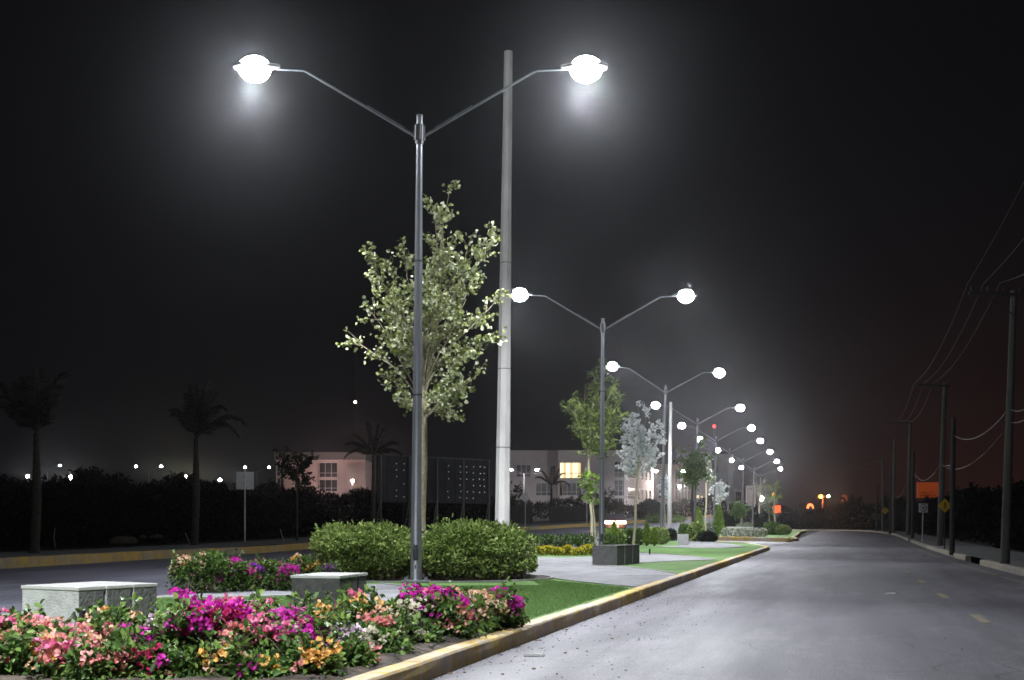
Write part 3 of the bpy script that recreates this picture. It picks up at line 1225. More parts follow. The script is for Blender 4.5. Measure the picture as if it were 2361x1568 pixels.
def mound(name, loc, dims, n, L, W, leafm, lab, cat, seed, group=None, stems=18, flat=.75, twigs=0, stemm='stem_brown', blossoms=None, rz=0, kind=None, box=3.0):
    """clipped shrub mass: leaves over a rounded box with clumps, bare stems beneath"""
    rng = np.random.default_rng(seed)
    rr = random.Random(seed)
    r = empty(name, loc, rz, label=lab, cat=cat, group=group)
    if kind:
        r['kind'] = kind
    a, b, c = dims[0] / 2, dims[1] / 2, dims[2]
    d = rdir(n, .12, rng)
    e = box
    k = (np.abs(d[:, 0]) ** e + np.abs(d[:, 1]) ** e + np.abs(d[:, 2]) ** e) ** (-1 / e)
    rad = 1 - rng.uniform(0, 1, n) ** 1.6 * .34
    # clumpy surface
    cl = norm(rng.normal(size=(70, 3)))
    dd = d @ cl.T
    best = dd.argmax(1)
    amp = rng.uniform(-.15, .09, 70)
    rad = rad * (1 + amp[best])
    P = d * (k * rad)[:, None]
    P = P * np.array([a, b, c * .56]) + np.array([0, 0, c * .50])
    P[:, 2] = np.maximum(P[:, 2], .04 + rng.uniform(0, .1, n))
    if name == 'hedge':
        up = (rng.uniform(size=n) < .10) & (P[:, 2] > c * .7)
        sprig = np.floor(P[:, 0] * 7) + 31 * np.floor(P[:, 1] * 7)
        P[up, 2] += (np.abs(np.sin(sprig[up] * 12.9898)) ** 2) * .13
    keep = (P[:, 2] > c * .16) | (rng.uniform(size=n) < .45)
    P = P[keep]
    n = len(P)
    D = norm(P - np.array([0, 0, c * .35])) + rng.normal(size=(n, 3)) * .55
    D[:, 2] += .25
    Nn = rng.normal(size=(n, 3)) * .6
    Nn[:, 2] += .5
    Ls = L * rng.uniform(.65, 1.3, n)
    V, Fc = leaf_arrays(P, D, norm(Nn), Ls, Ls * W / L)
    npmesh('leaves', V, Fc, leafm, r)
    if stems:
        m = MB()
        for i in range(stems):
            x, y = rr.uniform(-.85, .85) * a, rr.uniform(-.85, .85) * b
            for _ in range(3):
                q = Vector((x + rr.uniform(-.2, .2) * min(1, c), y + rr.uniform(-.2, .2) * min(1, c), c * rr.uniform(.5, .85)))
                m.tube([(x, y, 0), Vector((x, y, 0)).lerp(q, .5) + Vector((rr.uniform(-.03, .03), 0, 0)), q], [.014 * c, .010 * c, .005 * c], 5)
        for i in range(twigs):
            x, y = rr.uniform(-.8, .8) * a, rr.uniform(-.7, .7) * b
            q = Vector((x + rr.uniform(-.08, .08), y, c * rr.uniform(1.02, 1.14)))
            m.tube([(x, y, c * .85), q], [.005, .003], 4)
        m.build('stem', stemm, r)
    if blossoms:
        bm_, nb, bs = blossoms
        d = rdir(nb, .8, rng)
        k = (np.abs(d[:, 0]) ** e + np.abs(d[:, 1]) ** e + np.abs(d[:, 2]) ** e) ** (-1 / e)
        Pb = d * k[:, None] * 1.03 * np.array([a, b, c * .56]) + np.array([0, 0, c * .5])
        V, Fc = leaf_arrays(Pb, d + rng.normal(size=(nb, 3)) * .6, rdir(nb, .5, rng), bs, bs * .8)
        npmesh('blossoms', V, Fc, bm_, r)
    return r


def cone_tree(x, ybase, ytop, Y, wpx, leafm, lab, seed, n=1800, L=.12, zb=.17, cat='cypress', group='small cone-shaped cypresses', name='cypress'):
    X = (x - CX) * Y / F
    zt = H + (YH - ytop) * Y / F - zb
    wd = wpx * Y / F / 2
    rng = np.random.default_rng(seed)
    r = empty(name, (X, Y, zb - .01), label=lab, cat=cat, group=group)
    m = MB()
    m.tube([(0, 0, 0), (0, 0, zt * .7)], [.05, .02], 6)
    m.build('trunk', 'bark_dark', r)
    t = rng.uniform(0.03, 1, n) ** .8
    prof = np.minimum(1, (t * 5)) * (1 - t ** 2.0) ** .75
    a = rng.uniform(0, 2 * np.pi, n)
    bump = 1 + .14 * np.sin(a * 5 + t * 9) + rng.normal(size=n) * .07
    q = wd * prof * (1 - rng.uniform(0, 1, n) ** 2 * .35) * bump
    P = np.stack([q * np.cos(a), q * np.sin(a), t * zt * .96], 1)
    D = np.stack([np.cos(a) * .5, np.sin(a) * .5, np.ones(n)], 1) + rng.normal(size=(n, 3)) * .3
    Nn = np.stack([np.cos(a), np.sin(a), np.zeros(n)], 1) + rng.normal(size=(n, 3)) * .5
    V, Fc = leaf_arrays(P, D, norm(Nn), L, L * .5)
    npmesh('crown', V, Fc, leafm, r)
    return r


def tree(base, fork, targets, lab, seed, leafm, barkm='bark_pale', trunk_r=.07, L=.09, W=.075, per=60, spread=.16, t0=.4, group=None,
         cat='tree', name='tree', twig=6, wide=.55, droop=.35, start=(0.0, .35)):
    """trunk to the fork, one limb to every target, twigs on the limbs and leaves along the twigs. All in world metres."""
    rng = np.random.default_rng(seed)
    rr = random.Random(seed)
    base, fork = Vector(base), Vector(fork)
    r = empty(name, base, label=lab, cat=cat, group=group)
    fo = fork - base
    m = MB()
    mid1 = fo * .35 + Vector((rr.uniform(-.05, .05), rr.uniform(-.03, .03), 0))
    mid2 = fo * .7 + Vector((rr.uniform(-.05, .05), rr.uniform(-.03, .03), 0))
    m.tube([Vector((0, 0, -.05)), Vector((0, 0, .15)), mid1, mid2, fo], [trunk_r * 1.5, trunk_r * 1.1, trunk_r, trunk_r * .92, trunk_r * .85], 10)
    Ps, Ds = [], []
    top = max(t[2] for t in targets)
    for t in targets:
        T = Vector(t) - base
        s0 = rr.uniform(*start)
        # limbs leave the leader at different heights
        lead = fo + Vector((T.x - fo.x, T.y - fo.y, T.z - fo.z)) * 0
        p0 = fo + Vector((0, 0, (top - fork.z) * s0 * .35)) if T.z - fo.z > .3 * (top - fork.z) else fo * rr.uniform(.92, 1.0)
        ln = (T - p0).length
        c1 = p0.lerp(T, .35) + Vector((rr.uniform(-.05, .05), rr.uniform(-.05, .05), .10)) * ln
        c2 = p0.lerp(T, .7) + Vector((rr.uniform(-.05, .05), rr.uniform(-.05, .05), .03)) * ln
        pts = [p0, c1, c2, T]
        pts = [Vector(p) for p in smooth_line(pts, 1)]
        rad0 = trunk_r * .30 * min(1, ln / 2.2 + .25)
        m.tube(pts, [lerp(rad0, .005, (i / (len(pts) - 1)) ** .6) for i in range(len(pts))], 7)
        cum = len(pts) - 1
        for k in range(twig):
            tt = rr.uniform(t0, 1.0)
            i = min(int(tt * cum), cum - 1)
            p = pts[i].lerp(pts[i + 1], tt * cum - i)
            d = Vector((rr.gauss(0, 1), rr.gauss(0, 1), rr.gauss(.3, .7))).normalized() * spread * rr.uniform(1.2, 3.0) * (1.15 - tt * .4)
            d += (pts[-1] - pts[-2]).normalized() * spread
            q = p + d
            m.tube([p, p.lerp(q, .5) + Vector((0, 0, .02)), q], [.006, .004, .003], 4, cap=False)
            nl = max(2, per // twig)
            u = rng.uniform(.15, 1.1, nl)[:, None]
            pp = np.array(p)[None] + np.array(d)[None] * u + rng.normal(size=(nl, 3)) * spread * .32
            Ps.append(pp)
            Ds.append(np.tile(np.array(d.normalized()), (nl, 1)))
    if len([1 for _ in targets]) and fork.z < top:
        m.tube([fo, fo + Vector((0, 0, (top - fork.z) * .15))], [trunk_r * .85, trunk_r * .5], 8)
    m.build('trunk', barkm, r, smooth=True)
    if Ps and per > 0:
        P = np.concatenate(Ps)
        D = np.concatenate(Ds) + rng.normal(size=P.shape) * .8
        D[:, 2] -= droop
        Nn = rng.normal(size=P.shape) * .7
        Nn[:, 2] += .3
        Ls = L * rng.uniform(.65, 1.25, len(P))
        V, Fc = leaf_arrays(P, D, norm(Nn), Ls, Ls * W / L, wide)
        npmesh('crown', V, Fc, leafm, r)
    return r


# ---- the kerbside flower bed
BED = [
    # x, ytop, Y, radius, palettes, flower factor, colour words
    (30, 1452, 9.3, .33, ['pink', 'salmon'], .7), (150, 1462, 9.2, .38, ['peach', 'salmon', 'orange', 'pink'], 1.5), (236, 1478, 9.0, .30, ['salmon', 'pink'], 1.1),
    (345, 1500, 9.1, .34, ['crimson', 'magenta'], .35), (470, 1502, 9.2, .34, ['orange', 'peach'], .3), (600, 1500, 9.25, .32, ['magenta', 'orange'], .3), (705, 1490, 9.4, .28, ['salmon', 'orange'], .6),
    (8, 1410, 10.6, .32, ['pink', 'cream'], .6), (95, 1424, 10.2, .30, ['salmon', 'cream', 'pink'], 1.2), (178, 1440, 10.0, .34, ['pink', 'salmon'], 1.6), (250, 1398, 10.9, .30, ['peach', 'orange'], 1.0),
    (318, 1442, 10.2, .32, ['magenta', 'crimson'], 1.9), (388, 1400, 10.9, .28, ['lilac', 'cream'], 1.1), (452, 1392, 10.4, .40, ['magenta', 'magenta', 'crimson'], 3.4), (545, 1374, 11.0, .32, ['pink', 'orange', 'salmon'], 1.4),
    (592, 1432, 10.1, .32, ['pink', 'salmon', 'magenta'], 1.5), (645, 1394, 10.8, .30, ['magenta', 'pink'], 2.2), (700, 1438, 10.3, .28, ['magenta', 'lilac', 'cream'], 1.2), (742, 1392, 11.2, .30, ['orange', 'lilac', 'pink'], .7),
    (778, 1452, 10.35, .26, ['lilac', 'salmon', 'purple'], 1.0), (835, 1376, 11.7, .34, ['orange', 'peach'], 1.6), (868, 1408, 11.2, .28, ['salmon', 'pink', 'orange'], 1.2), (905, 1372, 12.2, .30, ['cream'], .6), (690, 1375, 12.0, .20, ['cream'], .15),
    (962, 1362, 12.4, .36, ['magenta'], 2.5), (1012, 1341, 12.9, .34, ['magenta', 'pink'], 2.6), (1050, 1382, 12.4, .30, ['salmon', 'pink', 'magenta'], 1.6), (1100, 1350, 13.3, .30, ['peach', 'orange', 'pink'], 1.2),
    (1138, 1352, 13.7, .30, ['magenta', 'crimson'], 1.3), (1172, 1372, 13.8, .22, ['crimson', 'magenta'], 1.1), (820, 1350, 12.4, .16, ['pink'], .25),
    (790, 1474, 9.95, .27, ['salmon', 'purple'], .25), (868, 1446, 10.8, .32, ['cream', 'salmon'], .2), (940, 1424, 11.6, .30, ['cream', 'peach'], .2), (1022, 1402, 12.4, .26, ['pink'], .3), (1090, 1395, 13.05, .24, ['peach'], .3),
]
ordw = ['first', 'second', 'third', 'fourth', 'fifth', 'sixth', 'seventh', 'eighth', 'ninth', 'tenth', 'eleventh', 'twelfth', 'thirteenth', 'fourteenth', 'fifteenth', 'sixteenth', 'seventeenth', 'eighteenth',
        'nineteenth', 'twentieth', 'twenty-first', 'twenty-second', 'twenty-third', 'twenty-fourth', 'twenty-fifth', 'twenty-sixth', 'twenty-seventh', 'twenty-eighth', 'twenty-ninth', 'thirtieth', 'thirty-first']


def bed_label(i, x, y, pals):
    word = ' and '.join(pals[:2])
    row = 'near' if i < 7 else 'back'
    n = sorted([b[0] for k, b in enumerate(BED) if (k < 7) == (i < 7)]).index(x)
    return f'{word} bougainvillea, {ordw[n]} from the left in the {row} rows of the kerbside bed'


for i, (x, yt, Y, rad, pals, fl) in enumerate(BED):
    bougainvillea(x, yt, Y, rad, pals, bed_label(i, x, Y, pals), 'bougainvilleas in the kerbside bed', nl=1150 if rad > .2 else 450, seed=i + 1, flower=fl * 1.6)

BED2 = [(428, 1278, 20.3, .30, ['peach', 'orange'], .9, 'peach bougainvillea at the left tip of the far flower bed'),
        (487, 1262, 20.6, .34, ['peach'], .12, 'tall leafy bougainvillea with an upright green shoot in the far flower bed'),
        (538, 1282, 20.9, .34, ['magenta', 'crimson'], 1.1, 'magenta bougainvillea next to the tall leafy one in the far bed'),
        (583, 1293, 21.0, .28, ['purple', 'pink'], .8, 'purple and pink bougainvillea in the middle of the far flower bed'),
        (626, 1284, 21.3, .30, ['salmon', 'pink'], .9, 'salmon bougainvillea behind the path, left of the grey block bench'),
        (664, 1296, 21.2, .26, ['magenta'], .9, 'magenta bougainvillea just behind the left edge of the grey block bench'),
        (700, 1274, 22.0, .32, ['orange', 'peach'], 1.1, 'orange bougainvillea rising above the grey block bench'),
        (752, 1300, 22.0, .26, ['purple', 'peach'], .9, 'purple and peach bougainvillea touching the left end of the hedge')]
for i, (x, yt, Y, rad, pals, fl, lab) in enumerate(BED2):
    bougainvillea(x, yt, Y, rad, pals, lab, 'bougainvilleas in the bed by the side road', nl=1500, seed=60 + i, flower=fl)
sh = sheet('soil_bed', [G(405, 1372, .17), G(520, 1362, .17), G(620, 1353, .17), G(760, 1345, .17), G(800, 1325, .17), G(600, 1322, .17), G(430, 1345, .17)], .1668, 'soil')

# ---- hedges
import itertools
mound('hedge', (-2.94, 25.85, .16), (2.1, 3.0, 1.0), 17000, .095, .044, 'leaf_hedge', 'left half of the leafy hedge, on the flower bed side of the first lamp pole', 'hedge', 5, 'leafy hedge clumps around the pale tree', stems=50, twigs=40, box=3.0)
mound('hedge', (-.72, 25.95, .16), (2.3, 3.0, 1.04), 17000, .095, .044, 'leaf_hedge', 'right half of the leafy hedge, on the road side of the first lamp pole', 'hedge', 6, 'leafy hedge clumps around the pale tree', stems=50, twigs=60, box=3.0)
pts = [(-1.75 + 2.55 * math.cos(a), 25.75 + 1.95 * math.sin(a)) for a in np.linspace(0, 2 * math.pi, 41)[:-1]]
sheet('soil_bed', pts, .1672, 'soil')
mb = MB()
ring = [(-1.75 + 2.58 * math.cos(a), 25.75 + 1.98 * math.sin(a)) for a in np.linspace(0, 2 * math.pi, 49)]
for a_, b_ in zip(ring[:-1], ring[1:]):
    mb.box(((a_[0] + b_[0]) / 2, (a_[1] + b_[1]) / 2, .178), (math.dist(a_, b_) + .004, .06, .03), math.atan2(b_[1] - a_[1], b_[0] - a_[0]))
o = mb.build('kerb_edging', 'kerb_edge')
o['kind'] = 'structure'

# hedge strip and bedding beside the second tree
for i, (x0, x1, Y, hh, lm, lab) in enumerate([
        (1384, 1440, 63, .75, 'leaf_hedge', 'dark clipped shrub strip just right of the second lamp pole'),
        (1436, 1490, 64.5, .75, 'leaf_mid', 'clipped shrub at the foot of the white-leaved tree'),
        (1486, 1540, 66, .78, 'leaf_hedge', 'clipped shrub around the foot of the third lamp pole')]):
    X0, X1 = (x0 - CX) * Y / F, (x1 - CX) * Y / F
    mound('shrub', ((X0 + X1) / 2, Y, .16), (X1 - X0, 1.3, hh), 2600, .11, .06, lm, lab, 'shrub', 30 + i, 'clipped shrubs by the side road', stems=8)
for i, (x, yt, lab) in enumerate([(1416, 1204, 'yellowish young conifer in front of the car'), (1491, 1206, 'lime green upright conifer right of the white tree trunk'), (1509, 1219, 'shorter lime conifer next to its taller neighbour')]):
    cone_tree(x, 1250, yt, 61.5, 15, 'leaf_lime', lab, 40 + i, n=900, L=.12, name='conifer', cat='conifer', group='young lime conifers')
rngp = random.Random(3)
k = 0
ORD = iter(ordw)
for i in range(11):
    x = 1236 + i * 17.5
    if 1366 < x < 1394:
        continue
    Y = 45.5 + rngp.uniform(-.6, .6)
    X = (x - CX) * Y / F
    r = empty('young_shrub', (X, Y, .165), label=f'{next(ORD)} staked leafy young shrub from the left behind the yellow flowers', cat='shrub', group='staked young shrubs behind the yellow flowers')
    m = MB()
    m.tube([(0, 0, 0), (.03, 0, .35), (0, .02, .6)], [.012, .009, .006], 5)
    m.build('stem', 'stem_brown', r)
    m = MB()
    m.tube([(.12, -.05, 0), (.11, -.05, .62)], .014, 6)
    m.build('stake', mat('stake_wood', (.5, .42, .25), .8), r)
    rng = np.random.default_rng(90 + i)
    n = 150
    P = np.stack([rng.normal(size=n) * .10, rng.normal(size=n) * .13, rng.uniform(.12, .66, n)], 1)
    leaf_cloud('leaves', P, np.array([[0, 0, .3]]), 'leaf_mid', r, .13, .06, rng)
for i in range(6):
    x0 = 1230 + i * 23
    Y = 43.6 + .3 * (i % 2)
    X = (x0 + 10 - CX) * Y / F
    mound('flower_clump', (X, Y + .12 * math.sin(i * 2.3), .165), (.36 + .10 * math.sin(i * 1.7), .5, .25 + .06 * math.sin(i * 2.9)), 300, .07, .05, 'leaf_lime', f'{ordw[i]} low yellow flower clump from the left along the plaza lawn', 'flowers', 120 + i,
          'low yellow flower clumps', stems=3, blossoms=('blossom_yellow', 260, .07))

# shrubs around the fourth lamp and on the second median
SHR = [(1578, 78, 22, .95, 'leaf_mid', 'upright leafy shrub right behind the white cube'), (1604, 76, 34, 1.05, 'leaf_hedge', 'dark shrub at the foot of the fourth lamp'),
       (1631, 74.5, 40, .5, 'leaf_dark', 'low spreading shrub at the corner in front of the yellow kerb'), (1546, 80, 26, .6, 'leaf_dark', 'low dark shrub at the foot of the second concrete pole'),
       (1642, 118, 34, 1.1, 'leaf_grey', 'greyish feathery shrub behind the fifth lamp pole'), (1615, 112, 30, 1.0, 'leaf_grey', 'greyish shrub at the foot of the first lime cypress'),
       (1780, 118, 40, 1.1, 'leaf_mid', 'dense green shrub right of the darkest cypress'), (1806, 116, 34, .8, 'leaf_hedge', 'low shrub at the right end of the second median bed'),
       (1722, 130, 50, 1.0, 'leaf_grey', 'pale shrub behind the stone planter')]
for i, (x, Y, wp, hh, lm, lab) in enumerate(SHR):
    mound('shrub', ((x - CX) * Y / F, Y, .16), (wp * Y / F, wp * Y / F * .8, hh), 1500, .16, .08, lm, lab, 'shrub', 150 + i, 'shrubs on the far part of the median', stems=5, box=2.3)
for i in range(7):
    x = 1674 + i * 14
    Y = 100 + (i % 2) * 1.2
    mound('flower_clump', ((x - CX) * Y / F, Y, .16), (.66, .7, .62), 420, .13, .05, 'leaf_grey', f'{ordw[i]} whitish flowering clump from the left on the second lawn', 'flowers', 180 + i,
          'whitish flowering clumps on the second lawn', stems=3, blossoms=('blossom_white', 200, .09), box=2.2)
cone_tree(1608, 1214, 1168, 104, 25, 'leaf_lime', 'lime green cone-shaped cypress between the fourth and fifth lamps', 51, L=.2)
cone_tree(1657.5, 1215, 1166, 108, 21, 'leaf_lime', 'lime green cone-shaped cypress right of the fifth lamp pole', 52, L=.2)
cone_tree(1674, 1210, 1180, 116, 12, 'leaf_dark', 'dark narrow cypress, left one of the touching pair', 53, L=.2)
cone_tree(1685, 1210, 1179, 115, 17, 'leaf_dark', 'dark narrow cypress, right one of the touching pair', 54, L=.2)
cone_tree(1749, 1221, 1187, 104, 18, 'leaf_dark', 'single dark cypress in front of the thin bare tree', 55, L=.2)
# stone planter on the second lawn
X = (1706 - CX) * 106 / F
pr = empty('planter', (X, 106, .16), label='long low stone planter behind the whitish flower clumps', cat='planter')
m = MB()
m.box((0, 0, .36), (2.1, .7, .72))
m.box((0, 0, .75), (2.2, .8, .07))
m.build('box', 'concrete_white', pr, bevel=.01)
m = MB()
m.box((0, 0, .79), (1.9, .5, .02))
m.build('soil_fill', 'soil', pr)

# ---- trees on the median
T1 = 26.0
tg = [(838, 566), (862, 600), (812, 782), (840, 700), (890, 600), (938, 585), (905, 690), (880, 760), (893, 860), (930, 800), (1038, 432), (1020, 500), (1046, 540), (1000, 560), (1142, 540), (1112, 590),
      (1148, 690), (1095, 640), (1142, 780), (1105, 740), (1108, 858), (1070, 820), (1036, 962), (1020, 905), (1060, 600), (985, 620), (1020, 680), (980, 720), (1050, 740), (1000, 790), (940, 935), (1075, 690), (920, 740),
      (1010, 620), (1080, 560), (960, 660), (1040, 660), (985, 830), (1040, 840), (868, 680), (1060, 900), (1000, 480)]
tr_ = random.Random(11)
targets = [A(x, y, T1 + tr_.uniform(-1.0, 1.0)) for x, y in tg]
tree((-1.83, T1, .16), A(977, 940, T1), targets, 'tall pale-barked tree with yellow-green leaves, some painted lamp-silvered, growing out of the hedge', 21, 'leaf_tree', trunk_r=.075, L=.08, W=.068, per=135, spread=.135, t0=.34, twig=12, start=(0, .9))

T2 = 53.0
tg = [(1322, 945), (1335, 925), (1350, 890), (1372, 865), (1395, 850), (1425, 870), (1410, 900), (1430, 930), (1385, 920), (1360, 950), (1340, 960), (1400, 960), (1345, 990), (1375, 1000), (1405, 1030), (1360, 1035), (1425, 960), (1380, 890), (1415, 990), (1390, 1035)]
targets = [A(x, y, T2 + tr_.uniform(-.8, .8)) for x, y in tg]
tree(A(1364, 1250, T2)[:2] + (.16,) if False else Vector((A(1364, 1250, T2).x, T2, .16)), A(1358, 1050, T2), targets, 'wind-blown feathery green tree behind the second lamp pole', 22, mat('leaf_feather', (.07, .12, .03), .55, (.14, .20, .05), island=.3, trans=.25, col3=(.24, .30, .09)), trunk_r=.06, L=.2, W=.03,
     per=180, spread=.19, t0=.25, twig=10)
tg = [(1350, 1075), (1362, 1090), (1348, 1110), (1366, 1130), (1352, 1150), (1372, 1100), (1374, 1160), (1358, 1120)]
targets = [A(x, y, T2 - 1.5 + tr_.uniform(-.3, .3)) for x, y in tg]
tree(Vector((A(1372, 1240, T2 - 1.5).x, T2 - 1.5, .16)), A(1366, 1165, T2 - 1.5), targets, 'slim sapling with lime leaves leaning beside the second lamp pole', 23, 'leaf_lime', trunk_r=.045, L=.14, W=.07, per=50, spread=.13, twig=6)

T3 = 62.0
tg = [(1470, 935), (1455, 960), (1492, 950), (1438, 990), (1470, 980), (1505, 985), (1522, 990), (1440, 1020), (1460, 1010), (1490, 1010), (1515, 1020), (1436, 1050), (1455, 1045), (1480, 1040), (1500, 1050),
      (1440, 1075), (1500, 1075), (1470, 1070), (1450, 1070), (1520, 1040), (1475, 1000)]
targets = [A(x, y, T3 + tr_.uniform(-.9, .9)) for x, y in tg]
tree(Vector((A(1461, 1250, T3).x, T3, .16)), A(1470, 1095, T3), targets, 'slender tree with brilliant white-lit leaves left of the third lamp pole', 24, 'leaf_silver', trunk_r=.065, L=.13, W=.10, per=150, spread=.16, t0=.3, twig=8)


def round_tree(x, y0, y1, half, ybase, Y, lab, seed, leafm, n=14, zb=.16, fork=.8, **k):
    rr = random.Random(seed)
    tg = []
    for i in range(n):
        a = rr.uniform(0, 6.28)
        q = math.sqrt(rr.random())
        t = rr.random()
        yy = lerp(y1, y0, t)
        wd = half * math.sin(math.pi * min(.95, max(.1, .15 + .75 * t))) ** .6
        p = A(x + wd * q * math.cos(a), yy, Y + wd * q * math.sin(a) * Y / F)
        tg.append(p)
    b = A(x, ybase, Y)
    return tree(Vector((b.x, Y, zb)), A(x, lerp(y1, y0, -.05) - 1, Y), tg, lab, seed, leafm, **k)


round_tree(1598, 1020, 1110, 38, 1235, 84, 'loose green tree overlapping the fourth lamp pole', 71, 'leaf_mid', n=20, per=80, L=.2, W=.11, spread=.25, trunk_r=.07, barkm='bark_dark')
round_tree(1627, 1062, 1120, 20, 1215, 98, 'pale thin tree between the fourth and fifth lamp poles', 72, 'leaf_grey', n=12, per=40, L=.18, W=.1, spread=.2, trunk_r=.07)
round_tree(1661, 1110, 1155, 17, 1215, 125, 'small round tree with whitish leaves right of the fifth lamp pole', 73, 'leaf_silver', n=12, per=80, L=.2, W=.13, spread=.22, trunk_r=.06)
round_tree(1533, 1105, 1140, 12, 1240, 108, 'small whitish tree showing left of the second concrete pole', 74, 'leaf_silver', n=8, per=60, L=.18, W=.13, spread=.2, trunk_r=.05)
round_tree(1709, 1163, 1192, 20, 1215, 110, 'multi-stemmed yellow-green shrub tree behind the stone planter', 75, 'leaf_mid', n=12, per=70, L=.2, W=.12, spread=.2, trunk_r=.06)
round_tree(1751, 1094, 1150, 22, 1215, 122, 'thin bare tree standing behind the single dark cypress', 76, 'leaf_grey', n=22, per=4, L=.12, W=.06, spread=.2, trunk_r=.08)
round_tree(1786, 1112, 1150, 19, 1215, 122, 'pale leafless young tree with upswept branches at the bed end', 77, 'leaf_lime', n=24, per=6, L=.14, W=.08, spread=.16, trunk_r=.08)
round_tree(1773, 1150, 1180, 20, 1210, 150, 'feathery dim tree between the two bare trees', 78, 'leaf_grey', n=14, per=60, L=.3, W=.08, spread=.3, trunk_r=.06)
# agave-like spiky plant
X = (1792 - CX) * 119 / F
sp = empty('spiky_plant', (X, 119, .16), label='spiky sword-leaved plant at the foot of the pale leafless tree', cat='plant')
rng = np.random.default_rng(5)
n = 90
D = rdir(n, .7, rng)
D[:, 2] = np.abs(D[:, 2])
V, Fc = leaf_arrays(np.zeros((n, 3)) + D * .05, D, rdir(n, .2, rng), rng.uniform(.8, 1.35, n), .07)
npmesh('leaves', V, Fc, 'leaf_grey', sp)


# ---- sprinkler risers in the flower bed
def riser(x, ytop, Y, lab, seed, cap=.17):
    X = (x - CX) * Y / F
    zt = H + (YH - ytop) * Y / F - .165
    r = empty('sprinkler_riser', (X, Y, .165), label=lab, cat='sprinkler', group='sprinkler risers on white pipes')
    r.rotation_euler = (0, random.Random(seed).uniform(-.04, .04), 0)
    m = MB()
    m.tube([(0, 0, -.02), (0, 0, zt - cap)], .0125, 10)
    m.tube([(0, 0, zt - cap - .05), (0, 0, zt - cap)], .018, 10)
    m.build('pipe', 'plastic_white', r, smooth=True)
    m = MB()
    m.tube([(0, 0, zt - cap), (0, 0, zt - cap + .012), (0, 0, zt - .03), (0, 0, zt - .026), (0, 0, zt - .006), (0, 0, zt)], [.019, .021, .021, .026, .026, .018], 12)
    m.build('sprinkler_body', 'plastic_black', r, smooth=True)


for i, (x, yt, Y, lab) in enumerate([(187, 1405, 10.55, 'black sprinkler riser in front of the light grey block bench'), (598, 1364, 14.5, 'short black sprinkler riser on the lawn left of the grey block bench'),
                                     (800, 1410, 10.55, 'black-topped sprinkler riser on a scuffed white pipe near the kerb'), (862, 1350, 13.8, 'leaning black sprinkler riser right of the grey block bench'),
                                     (972, 1405, 11.6, 'sprinkler riser with a clean white pipe below the magenta flowers')]):
    riser(x, yt, Y, lab, i)
X, Yy = G(1498, 1278, .17)
r = empty('sprinkler_riser', (X, Yy, .165), label='tiny black sprinkler on the lawn edge right of the three-block bench', cat='sprinkler', group='sprinkler risers on white pipes')
m = MB()
m.tube([(0, 0, 0), (0, 0, .2)], .03, 8)
m.build('sprinkler_body', 'plastic_black', r)


# ---------------------------------------------------------------- tall concrete poles on the median's far edge
def concrete_pole(x, Y, r0, r1, hgt, lab, n=8, lean=0.0, bands=(3.2, 5.2, 7.9), m_='concrete_pole', z0=.0, group='tall octagonal concrete poles'):
    X = (x - CX) * Y / F
    r = empty('concrete_pole', (X, Y, z0), label=lab, cat='utility pole', group=group)
    r.rotation_euler = (0, lean, .25)
    m = MB()
    m.tube([(0, 0, -.1), (0, 0, hgt * .33), (0, 0, hgt * .66), (0, 0, hgt)], [r0, lerp(r0, r1, .33), lerp(r0, r1, .66), r1], n)
    m.build('shaft', m_, r)
    if bands:
        for z in bands:
            m = MB()
            rr_ = lerp(r0, r1, z / hgt)
            m.tube([(0, 0, z), (0, 0, z + .02)], rr_ + .004, n)
            m.build('strap', 'collar_metal', r)
    return r


concrete_pole(1157, 32, .205, .11, 13.3, 'tall pale octagonal concrete pole behind the right end of the hedge', lean=.013)
concrete_pole(1543, 97, .19, .11, 10.6, 'second tall concrete pole, right of the third lamp pole', lean=.012)


# ---------------------------------------------------------------- right hand side: utility poles, cables, signs
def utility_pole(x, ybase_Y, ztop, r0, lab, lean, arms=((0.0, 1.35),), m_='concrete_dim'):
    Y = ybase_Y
    X = (x - CX) * Y / F
    r = empty('utility_pole', (X, Y, .165), label=lab, cat='utility pole', group='utility poles along the right pavement')
    r.rotation_euler = (0, lean, 0)
    h = ztop - .165
    m = MB()
    m.tube([(0, 0, -.1), (0, 0, h)], [r0, r0 * .62], 10)
    m.build('pole', m_, r, smooth=True)
    for dz, ln in arms:
        m = MB()
        z = h - .14 + dz
        m.box((-ln / 2 + .12, -.1, z), (ln + .1, .09, .09))
        m.tube([(-ln * .62, -.1, z), (-.02, -.1, z - ln * .42)], .018, 6)
        co = m.build('crossarm', 'dark_pole', r)
        for k in range(4):
            q = MB()
            xx = -ln + .14 + k * (ln / 3.0)
            q.tube([(xx, -.1, z + .04), (xx, -.1, z + .08), (xx, -.1, z + .12), (xx, -.1, z + .16), (xx, -.1, z + .22)], [.02, .035, .025, .04, .02], 8)
            q.build('insulator', 'collar_metal', co)
    return r


PA = utility_pole(2317, 34.9, 7.75, .135, 'nearest utility pole with a crossarm near its top, at the right edge', .032)
PB = utility_pole(2167, 61.8, 8.15, .165, 'second utility pole from the right, behind the yellow pedestrian sign', .030, ((0, 1.5),))
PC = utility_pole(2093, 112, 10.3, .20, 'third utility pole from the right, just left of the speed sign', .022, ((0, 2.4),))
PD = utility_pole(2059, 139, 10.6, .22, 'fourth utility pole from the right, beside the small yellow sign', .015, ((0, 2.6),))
PE = utility_pole(2036, 164, 9.7, .22, 'farthest utility pole, carrying two crossarms', -.008, ((0, 3.2), (-1.4, 3.6)))


